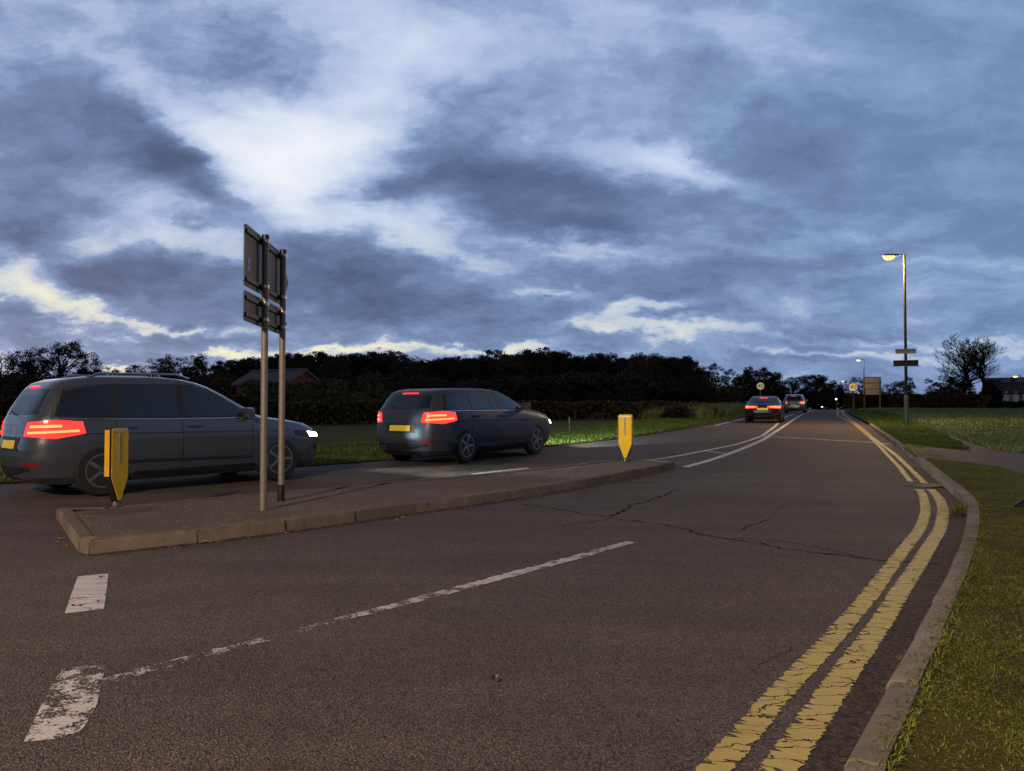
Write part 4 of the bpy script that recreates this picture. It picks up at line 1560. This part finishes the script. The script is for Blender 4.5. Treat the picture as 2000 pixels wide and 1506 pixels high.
for i in range(26):       # the wood goes on behind its front rank
    px = 455 + i * 35 + random.uniform(-9, 9)
    top = float(np.interp(px, [w[0] for w in wood], [w[1] for w in wood]))
    plant(random.choice(('dense', 'dense2')), px, top + random.uniform(0, 9), 106 + (i * 29 % 13), 'dark broadleaf tree in the unbroken wood beyond the road', 'tree', GW, wide=random.uniform(1.0, 1.25))
plant('tall', 1246, 690, 88, 'slender reddish topped tree standing in the wood above the yellow bollard', 'tree', wide=.9)
plant('tall', 1390, 711, 90, 'pale feathery tree at the right end of the wood', 'tree', wide=1.0)
plant('tall', 1422, 722, 96, 'second feathery tree beside the right end of the wood', 'tree', wide=1.0)
plant('dense', 1472, 718, 104, 'large dark tree above the round sign on the left', 'tree', wide=1.15)
plant('dense2', 1506, 728, 110, 'dark tree between the two cars on the skyline', 'tree', wide=1.0)
plant('oak', 1550, 737, 118, 'low spreading tree with gaps directly above the far car', 'tree', wide=1.35)
plant('dense2', 1592, 733, 122, 'rounded dark tree right of the far car', 'tree', wide=1.15)
plant('dense', 1624, 745, 140, 'small dark tree left of the distant street lamp', 'tree', wide=1.1)
plant('oak2', 1668, 737, 150, 'open crowned tree behind the lit round sign', 'tree', wide=1.1)
plant('oak', 1752, 745, 132, 'open dark tree left of the tall lamp post', 'tree', wide=1.25)
plant('tall', 1777, 736, 128, 'narrow dark conifer like tree behind the tall lamp post', 'tree', wide=.7)
plant('oak2', 1842, 734, 116, 'dark spreading tree left of the bare trees', 'tree', wide=1.25)
plant('dense', 1872, 736, 118, 'dark dense tree below the bare branches', 'tree', wide=1.0)
plant('bare', 1884, 650, 108, 'tall bare tree, left of the leafless pair', 'tree', wide=1.45, name='bare_tree', rz=.4)
plant('bare2', 1924, 657, 110, 'tall bare tree, right of the leafless pair', 'tree', wide=1.3, name='bare_tree', rz=2.0)
plant('dense2', 1938, 742, 114, 'dark tree beside the grey house under the bare trees', 'tree', wide=.8)
plant('brown', 1838, 757, 104, 'small brown tree with a thin trunk at the field edge', 'tree', wide=1.5)

# understorey and hedges
GB = 'dark bushes under the wood'
for i in range(46):
    px = -30 + i * 32 + random.uniform(-8, 8)
    if 505 < px < 625:
        continue
    Y = 80 + random.uniform(-3, 4) + (8 if px > 1200 else 0)
    plant('bush' if i % 3 else 'bush_brown', px, 738 + random.uniform(-10, 12) + (10 if px > 1300 else 0), Y, 'dark bush in the shaded understorey along the foot of the wood', 'bush', GB, name='bush', wide=random.uniform(1.0, 1.3))
for (px, py, Y, k, w, lab) in ((560, 750, 44, 'bush_green', 1.0, 'dark green bush just right of the sign poles'), (622, 748, 44, 'bush_green', .9, 'green bush below the brick gable'),
                               (668, 766, 43, 'bush_green', 1.2, 'low green bush sloping down right of the house'), (712, 746, 48, 'bush_green', .8, 'tall rounded grey green bush right of the house'),
                               (742, 762, 50, 'bush', 1.1, 'low dark bush at the end of the green hedge'),
                               (1352, 786, 50, 'bush_brown', 1.2, 'brown bush on the bank near the pale tall grass'), (1378, 790, 52, 'bush_green', 1.2, 'small grey green shrub beside the tall roadside grass'),
                               (1322, 790, 47, 'bush', 1.3, 'dark low bush on the bank right of the yellow bollard')):
    plant(k, px, py, Y, lab, 'bush', name='bush', wide=w)


def hedge(name, px0, px1, py, Y0, Y1, depth, mat, n, leaf, label, seed):
    r = np.random.default_rng(seed)
    a, b = np.array([X_at(px0, Y0), Y0]), np.array([X_at(px1, Y1), Y1])
    Ln = np.linalg.norm(b - a)
    t = r.uniform(0, 1, n)
    d = (b - a) / Ln
    nn = np.array([-d[1], d[0]])
    xy = a + np.outer(t, b - a) + np.outer(r.uniform(-.5, .5, n) * depth, nn)
    top = np.array([Z_at(py, Y0 + (Y1 - Y0) * q) for q in t]) - np.interp(xy[:, 1], KY, KZ)
    bump_ = 1 + .05 * np.sin(t * Ln * 1.3 + 1) + .04 * np.sin(t * Ln * 3.7)
    z = np.interp(xy[:, 1], KY, KZ) + top * bump_ * r.uniform(0, 1, n) ** .6
    o = Vector((a[0], a[1], 0))
    V, lo, st = leaf_quads(np.stack([xy[:, 0] - a[0], xy[:, 1] - a[1], z], 1), leaf, r)
    ob = link(name, raw_mesh(name, V, lo, st), M[mat])
    ob.location = o
    return tag(ob, label, 'hedge')


hedge('clipped_hedge', 404, 512, 740, 62, 60, 1.2, 'leaf_brown', 9000, .20, 'clipped brown hedge with a level top left of the sign poles', 61)
hedge('field_hedge', 1652, 1935, 772, 112, 102, 2.0, 'leaf_brown', 20000, .34, 'long dark brown hedge along the far side of the field', 62)
hedge('low_hedge', 1925, 2080, 784, 96, 94, 1.5, 'leaf_dark', 9000, .26, 'low black hedge in front of the white house', 63)
hedge('crest_hedge', 1440, 1780, 770, 122, 158, 3, 'leaf_dark', 16000, .4, 'dark hedge closing the view at the crest of the road', 64)
hedge('green_hedge', 490, 668, 748, 46, 44, 1.6, 'leaf_green', 9000, .22, 'tall rough green hedge hiding the walls of the brick house', 67)
hedge('bank_hedge', -60, 520, 776, 33, 40, 1.2, 'leaf_dark', 12000, .22, 'dark hedge behind the bank on the far left', 65)
hedge('roadside_hedge', 520, 1330, 786, 36, 52, 1.5, 'leaf_dark', 16000, .24, 'long low dark hedge along the bank below the wood', 66)

# ================================================================== CARS
class Loft:
    def __init__(self, lv, n=5.0):
        self.lv = np.array(lv, float)
        self.n = n

    def at(self, z):
        L_ = self.lv
        return [float(np.interp(z, L_[:, 0], L_[:, k])) for k in (1, 2, 3)]

    def side_y(self, x, z):
        xr, xf, hw = self.at(z)
        a, xc = (xf - xr) / 2, (xf + xr) / 2
        q = min(1.0, abs((x - xc) / a))
        return hw * max(0.0, 1 - q ** self.n) ** (1 / self.n)

    def end_x(self, y, z, front):
        xr, xf, hw = self.at(z)
        a, xc = (xf - xr) / 2, (xf + xr) / 2
        q = min(1.0, abs(y / hw))
        return xc + (1 if front else -1) * a * max(0.0, 1 - q ** self.n) ** (1 / self.n)

    def wrap(self, s, z, side, lift, front):
        """Point s metres round the skin from the middle of one end towards a side."""
        xr, xf, hw = self.at(z)
        a, xc, e = (xf - xr) / 2, (xf + xr) / 2, 2 / self.n
        t = np.linspace(0, math.pi / 2, 400)
        px = a * np.cos(t) ** e
        py = hw * np.sin(t) ** e
        c = np.concatenate([[0], np.cumsum(np.hypot(np.diff(px), np.diff(py)))])
        i = min(398, max(1, int(np.searchsorted(c, s))))
        f = (s - c[i - 1]) / max(1e-9, c[i] - c[i - 1])
        x, y = px[i - 1] + f * (px[i] - px[i - 1]), py[i - 1] + f * (py[i] - py[i - 1])
        nx, ny = (py[i] - py[i - 1]), -(px[i] - px[i - 1])
        m = math.hypot(nx, ny) or 1
        x, y = x + nx / m * lift, y + ny / m * lift
        return (xc + (x if front else -x), side * y, z)

    def mesh(self, seg=72):
        bm = bmesh.new()
        zs = []
        for i in range(len(self.lv) - 1):
            z0, z1 = self.lv[i, 0], self.lv[i + 1, 0]
            k = max(1, int((z1 - z0) / .05))
            zs += [z0 + (z1 - z0) * j / k for j in range(k)]
        zs.append(self.lv[-1, 0])
        rings = []
        for z in zs:
            xr, xf, hw = self.at(z)
            a, xc = (xf - xr) / 2, (xf + xr) / 2
            ring = []
            for i in range(seg):
                t = 2 * math.pi * (i + .5) / seg
                c, s = math.cos(t), math.sin(t)
                e = 2 / self.n
                ring.append(bm.verts.new((xc + a * math.copysign(abs(c) ** e, c), hw * math.copysign(abs(s) ** e, s), z)))
            rings.append(ring)
        for k in range(len(rings) - 1):
            for i in range(seg):
                j = (i + 1) % seg
                bm.faces.new((rings[k][i], rings[k][j], rings[k + 1][j], rings[k + 1][i]))
        bm.faces.new(rings[0][::-1])
        bm.faces.new(rings[-1])
        return bm


def patch(loft, poly, kind, side=1, lift=.006, thick=.004, cut=.10, into=None):
    """A thin piece of the body's skin: poly is (x, z) on a side or (y, z) on an end."""
    bm = into or bmesh.new()
    pb = bmesh.new()
    f = pb.faces.new([pb.verts.new((a, 0, b)) for a, b in poly])
    bmesh.ops.triangulate(pb, faces=pb.faces[:])
    a0, a1 = min(p[0] for p in poly), max(p[0] for p in poly)
    b0, b1 = min(p[1] for p in poly), max(p[1] for p in poly)
    for lo, hi, no in ((a0, a1, (1, 0, 0)), (b0, b1, (0, 0, 1))):
        k = int((hi - lo) / cut)
        for j in range(1, k + 1):
            c = lo + (hi - lo) * j / (k + 1)
            bmesh.ops.bisect_plane(pb, geom=pb.verts[:] + pb.edges[:] + pb.faces[:], dist=1e-6, plane_co=(c * no[0], 0, c * no[2]), plane_no=no)
    inner, outer = {}, {}
    for vv in pb.verts:
        a, z = vv.co.x, vv.co.z
        for store, l in ((inner, lift), (outer, lift + thick)):
            if kind in ('wrap_rear', 'wrap_front'):
                co = loft.wrap(a, z, side, l, kind == 'wrap_front')
            elif kind == 'side':
                co = (a, side * (loft.side_y(a, z) + l), z)
            else:
                x = loft.end_x(a, z, kind == 'front')
                co = (x + (l if kind == 'front' else -l), a, z)
            store[vv.index] = bm.verts.new(co)
    for fc in pb.faces:
        bm.faces.new([outer[vv.index] for vv in fc.verts])
    for e in pb.edges:
        if len(e.link_faces) == 1:
            i, j = e.verts[0].index, e.verts[1].index
            bm.faces.new((outer[i], outer[j], inner[j], inner[i]))
    pb.free()
    return bm


def wheel(parent, x, y, r, side):
    bm = bmesh.new()
    w = .105
    lathe(bm, [(r * .66, w), (r * .93, w), (r, w * .7), (r, -w * .7), (r * .93, -w), (r * .66, -w)], 32)
    ty = from_bm('wheel', bm, M['tyre'], parent, 35)
    ty.location = (x, y, r)
    bm = bmesh.new()
    lathe(bm, [(r * .66, .03), (r * .66, -.03)], 28)
    for k in range(5):
        t = 2 * math.pi * k / 5
        box(bm, (math.cos(t) * r * .34, side * w * .86, math.sin(t) * r * .34), (r * .62, .03, r * .16), Matrix.Rotation(-t, 3, 'Y'), bev=.006)
    tube(bm, (0, side * w * .6, 0), (0, side * w * .95, 0), r * .17, r * .14, 14)
    lathe(bm, [(r * .68, side * w * .80), (r * .68, side * w * 1.02), (r * .61, side * w * 1.02), (r * .61, side * w * .80)], 28)
    from_bm('rim', bm, M['alloy'], ty, 35)


def build_car(spec, label, x, y, heading, group, name='car'):
    lf = Loft(spec['lv'], spec.get('n', 5))
    dirv = Vector((math.cos(heading), math.sin(heading)))
    L_ = 2.6
    gz = [g(y + dirv.y * s) for s in (-L_ / 2, L_ / 2)]
    t = thing(name, label, 'car', (x, y, (gz[0] + gz[1]) / 2 + .003), 0, group)
    t.rotation_euler = (0, -math.atan2(gz[1] - gz[0], L_), heading)
    paint = M[spec['paint']]
    wx0, wx1, wr = spec['axles'][0], spec['axles'][1], spec['wr']
    # body with the four wheel wells cut out
    body = from_bm('body', lf.mesh(), paint, t, 28)
    cut = bmesh.new()
    hw = spec['lv'][3][3]
    for ax in (wx0, wx1):
        for s in (-1, 1):
            tube(cut, (ax, s * (hw - .30), wr), (ax, s * (hw + .2), wr), wr + .055, wr + .055, 36)
    cutter = from_bm('cutter', cut)
    md = body.modifiers.new('wells', 'BOOLEAN')
    md.object = cutter
    md.operation = 'DIFFERENCE'
    md.solver = 'EXACT'
    dg = bpy.context.evaluated_depsgraph_get()
    nm = bpy.data.meshes.new_from_object(body.evaluated_get(dg))
    body.modifiers.clear()
    body.data = nm
    bpy.data.objects.remove(cutter)
    nm.polygons.foreach_set('use_smooth', [True] * len(nm.polygons))
    nm.set_sharp_from_angle(angle=R(28))
    for ax in (wx0, wx1):
        for s in (-1, 1):
            wheel(t, ax, s * (hw - .115), wr, s)
    for s in (-1, 1):
        sl = patch(lf, [(wx0 + wr + .07, .20), (wx1 - wr - .07, .20), (wx1 - wr - .07, .31), (wx0 + wr + .07, .31)], 'side', s, .004, .01, .2)
        from_bm('sill', sl, M['trim'], t)
    from_bm('rear_bumper', patch(lf, [(-.72, .22), (.72, .22), (.78, .42), (-.78, .42)], 'rear', 1, .004, .012, .2), M['trim'], t)
    from_bm('front_bumper', patch(lf, [(-.72, .22), (.72, .22), (.78, .40), (-.78, .40)], 'front', 1, .004, .012, .2), M['trim'], t)
    for s in (-1, 1):
        from_bm('window_surround', patch(lf, spec['surround'], 'side', s, .002, .003, .09), M['trim'], t)
        for pl in spec['side_glass']:
            from_bm('side_window', patch(lf, pl, 'side', s, .006, .003, .09), M['glass'], t)
        for pl in spec['strips']:
            from_bm('window_trim', patch(lf, pl, 'side', s, .006, .006, .09), M['chrome'], t)
        for pl in spec['creases']:
            from_bm('door_moulding', patch(lf, pl, 'side', s, .003, .012, .12), M['trim'], t)
        for (xs, za, zb_) in spec['seams']:
            from_bm('door_seam', patch(lf, [(xs - .005, za), (xs + .005, za), (xs + .005, zb_), (xs - .005, zb_)], 'side', s, .001, .0015, .1), M['trim'], t)
        for (xh, zh_) in spec['handles']:
            bm = bmesh.new()
            box(bm, (xh, s * (lf.side_y(xh, zh_) + .02), zh_), (.20, .028, .032), bev=.008)
            from_bm('door_handle', bm, paint, t)
        mx, mz = spec['mirror']
        bm = bmesh.new()
        yy = lf.side_y(mx, mz)
        box(bm, (mx, s * (yy + .12), mz + .04), (.12, .20, .15), bev=.035)
        box(bm, (mx, s * (yy + .02), mz), (.05, .10, .05), bev=.01)
        from_bm('door_mirror', bm, paint, t, 40)
        # lamps wrap round the corners
        bm = bmesh.new()
        for pl in spec['tail']:
            patch(lf, pl, 'wrap_rear', s, .006, .006, .05, bm)
        tl = from_bm('tail_lamp', bm, M['tail_on'], t)
        for pl in spec['brake']:
            from_bm('brake_light', patch(lf, pl, 'wrap_rear', s, .013, .004, .05), M['brake_on'], tl)
        for pl in spec['head']:
            from_bm('headlamp', patch(lf, pl, 'wrap_front', s, .006, .006, .05), M['trim'], t)
        hl = from_bm('headlight', patch(lf, spec['head_lit'], 'wrap_front', s, .013, .004, .05), M['head_on'], t)
        if spec.get('beam'):
            ld = bpy.data.lights.new('headlamp_beam', 'SPOT')
            ld.energy = spec['beam']
            ld.color = (.80, .95, .92)
            ld.spot_size = R(spec['spot'])
            ld.spot_blend = .8
            ld.shadow_soft_size = .06
            lo = bpy.data.objects.new('headlamp_beam', ld)
            COL.objects.link(lo)
            lo.parent = hl
            hx = spec['lv'][3][2] + .22
            lo.location = (hx, s * .6, .68)
            lo.rotation_euler = Vector((-1, spec.get('aim', 0.0), .055)).to_track_quat('Z', 'Y').to_euler()
    zt = max(b for a, b in spec['rear_glass']) + .025
    from_bm('high_brake_light', patch(lf, [(-.20, zt), (.20, zt), (.20, zt + .022), (-.20, zt + .022)], 'rear', 1, .006, .006, .1), M['tail_on'], t)
    bm = bmesh.new()
    zw = min(b for a, b in spec['rear_glass'])
    xa, xb = lf.end_x(.02, zw - .01, False) - .02, lf.end_x(.30, zw + .05, False) - .02
    tube(bm, (xa, .02, zw - .01), (xb, .34, zw + .05), .010, .006, 6)
    from_bm('rear_wiper', bm, M['trim'], t)
    from_bm('plate_recess', patch(lf, [(-.36, spec['plate'] - .09), (.36, spec['plate'] - .09), (.36, spec['plate'] + .10), (-.36, spec['plate'] + .10)], 'rear', 1, .004, .006, .2), M['trim'], t)
    for s in (-1, 1):
        from_bm('reflector', patch(lf, [(s * .52, .44), (s * .74, .44), (s * .74, .475), (s * .52, .475)], 'rear', 1, .006, .008, .1), M['reflector_red'], t)
    from_bm('rear_window', patch(lf, spec['rear_glass'], 'rear', 1, .005, .003, .09), M['glass'], t)
    from_bm('windscreen', patch(lf, spec['wind_glass'], 'front', 1, .005, .003, .09), M['glass'], t)
    zp = spec['plate']
    bm = patch(lf, [(-.26, zp - .055), (.26, zp - .055), (.26, zp + .055), (-.26, zp + .055)], 'rear', 1, .016, .006, .2)
    from_bm('number_plate', bm, M['plate_yellow'], t)
    bm = bmesh.new()
    patch(lf, [(-.55, .50), (.55, .50), (.50, .66), (-.50, .66)], 'front', 1, .005, .006, .2, bm)
    from_bm('grille', bm, M['trim'], t)
    if spec.get('rails'):
        for s in (-1, 1):
            bm = bmesh.new()
            zr = spec['lv'][-1][0]
            pts_ = [(-1.45, zr - .03), (-1.3, zr + .035), (-.2, zr + .035), (0.0, zr - .03)]
            for a_, b_ in zip(pts_, pts_[1:]):
                tube(bm, (a_[0], s * .56, a_[1]), (b_[0], s * .56, b_[1]), .017, .017, 8)
            from_bm('roof_rail', bm, M['chrome'], t, 40)
    return t


suv = dict(paint='paint_slate', n=5.5, axles=(-1.36, 1.34), wr=.345, plate=.72, rails=True, beam=BEAM1, aim=1.15, spot=52,
           lv=[(.18, -2.05, 2.08, .80), (.28, -2.19, 2.22, .875), (.50, -2.26, 2.28, .905), (.70, -2.25, 2.26, .912), (.82, -2.22, 2.16, .910), (.90, -2.21, 2.00, .902),
               (.97, -2.20, 1.66, .890), (1.02, -2.19, 1.28, .880), (1.06, -2.18, 1.14, .868), (1.22, -2.10, .86, .815), (1.38, -2.01, .58, .765), (1.50, -1.93, .34, .720),
               (1.56, -1.86, .18, .690), (1.61, -1.72, -.04, .645), (1.64, -1.48, -.34, .58), (1.65, -1.2, -.6, .48)],
           side_glass=[[(-1.93, 1.10), (-1.80, 1.44), (-1.22, 1.50), (-1.22, 1.08)], [(-1.14, 1.08), (-1.14, 1.505), (-.30, 1.51), (-.30, 1.06)],
                       [(-.20, 1.06), (-.20, 1.51), (.10, 1.50), (.72, 1.14), (.86, 1.055)]],
           surround=[(-1.98, 1.07), (-1.84, 1.475), (-1.2, 1.535), (.12, 1.535), (.74, 1.17), (.93, 1.03), (-.3, 1.035)],
           strips=[[(-1.96, 1.055), (-.3, 1.02), (.92, 1.015), (.92, 1.032), (-.3, 1.037), (-1.96, 1.073)]],
           creases=[[(-1.05, .44), (.82, .40), (.82, .435), (-1.05, .475)], [(-1.9, .86), (1.5, .80), (1.5, .806), (-1.9, .866)]],
           seams=[(-1.18, .40, 1.05), (-.25, .32, 1.04), (.86, .34, 1.0)], handles=[(-1.02, .93), (-.08, .92)], mirror=(.78, 1.06),
           rear_glass=[(-.62, 1.13), (.62, 1.13), (.54, 1.47), (-.54, 1.47)], wind_glass=[(-.72, 1.10), (.72, 1.10), (.58, 1.50), (-.58, 1.50)],
           tail=[[(.50, .84), (.95, .80), (1.30, .86), (1.24, 1.02), (.90, 1.05), (.54, 1.02)]],
           brake=[[(.58, .865), (1.22, .885), (1.21, .915), (.58, .895)], [(.60, .945), (1.0, .95), (1.0, .985), (.62, .98)]],
           head=[[(.50, .64), (.95, .66), (1.26, .72), (1.22, .80), (.90, .80), (.54, .75)]], head_lit=[(.60, .67), (.98, .685), (.97, .775), (.63, .735)])
estate = dict(suv, paint='paint_blue', rails=False, beam=BEAM2, aim=-.08, spot=46,
              lv=[(a * (1.0 if a < 1.0 else 1) - (0 if a < 1.02 else (a - 1.02) * .24), b - .10, c + .1, d) for a, b, c, d in suv['lv']])
zmap = lambda z: z if z < 1.02 else z - (z - 1.02) * .24
for k_ in ('side_glass', 'strips', 'creases'):
    estate[k_] = [[(a, zmap(b)) for a, b in pl] for pl in suv[k_]]
for k_ in ('rear_glass', 'wind_glass', 'surround'):
    estate[k_] = [(a, zmap(b)) for a, b in suv[k_]]
coupe = dict(paint='paint_black', n=5.0, axles=(-1.30, 1.32), wr=.335, plate=.70, beam=0,
             lv=[(.17, -1.98, 2.05, .80), (.28, -2.10, 2.18, .875), (.50, -2.17, 2.22, .90), (.68, -2.16, 2.18, .905), (.78, -2.13, 2.02, .90), (.86, -2.10, 1.70, .885),
                 (.91, -2.02, 1.30, .865), (.95, -1.84, 1.05, .845), (1.00, -1.66, .92, .81), (1.12, -1.40, .62, .74), (1.24, -1.10, .30, .675), (1.31, -.86, .08, .62),
                 (1.345, -.64, -.14, .55), (1.355, -.5, -.3, .45)],
             side_glass=[[(-1.30, 1.00), (-.92, 1.25), (-.40, 1.285), (-.40, .985)], [(-.32, .985), (-.32, 1.285), (.0, 1.27), (.58, 1.04), (.66, .98)]],
             surround=[(-1.36, .98), (-.95, 1.275), (-.3, 1.305), (.02, 1.29), (.62, 1.05), (.74, .96), (-.4, .962)],
             strips=[], creases=[],
             seams=[(-.55, .34, .95), (.78, .34, .92)], handles=[(-.38, .86)], mirror=(.62, .98),
             rear_glass=[(-.58, 1.03), (.58, 1.03), (.50, 1.22), (-.50, 1.22)], wind_glass=[(-.68, 1.0), (.68, 1.0), (.52, 1.27), (-.52, 1.27)],
             tail=[[(.22, .76), (.90, .72), (1.16, .76), (1.12, .85), (.88, .87), (.24, .86)]],
             brake=[[(.34, .785), (1.04, .775), (1.02, .835), (.34, .83)]],
             head=[[(.50, .61), (.95, .63), (1.22, .66), (1.18, .73), (.90, .74), (.55, .70)]], head_lit=[(.58, .63), (.94, .645), (.93, .72), (.60, .69)])
bigsuv = dict(suv, paint='paint_silver', rails=False, beam=0)

GC = 'cars driving along the road'


def at_corner(px, py, ahead, left, heading):
    """Car origin from where its rear right tyre meets the road."""
    x, y = P(px, py)
    c, s = math.cos(heading), math.sin(heading)
    return x + c * ahead - s * left, y + s * ahead + c * left


h1 = R(47)
cx1, cy1 = at_corner(196, 969, 1.36, .80, h1)
c1 = build_car(suv, 'slate grey tall car with red tail lamps passing behind the left bollard', cx1, cy1, h1, GC)
h2 = R(57)
cx2, cy2 = at_corner(905, 905, 1.36, .80, h2)
c2 = build_car(estate, 'dark blue low car passing between the sign poles and the far bollard', cx2, cy2, h2, GC)
h3 = R(66)
cx3, cy3 = at_corner(1521, 826, 1.3, .8, h3)
c3 = build_car(coupe, 'black low car with broad red brake lights driving away up the hill', cx3, cy3, R(69), GC)
cx4, cy4 = X_at(1553, 72), 72.0
c4 = build_car(bigsuv, 'tall grey car with red brake lights nearing the crest of the road', cx4, cy4, R(67), GC)
c5 = build_car(dict(coupe, paint='paint_black'), 'oncoming car with white headlamps showing just over the crest', X_at(1597, 138), 138.0, R(-112), GC)

# a white warning triangle mark shows at the black car's window: reflected light, left out
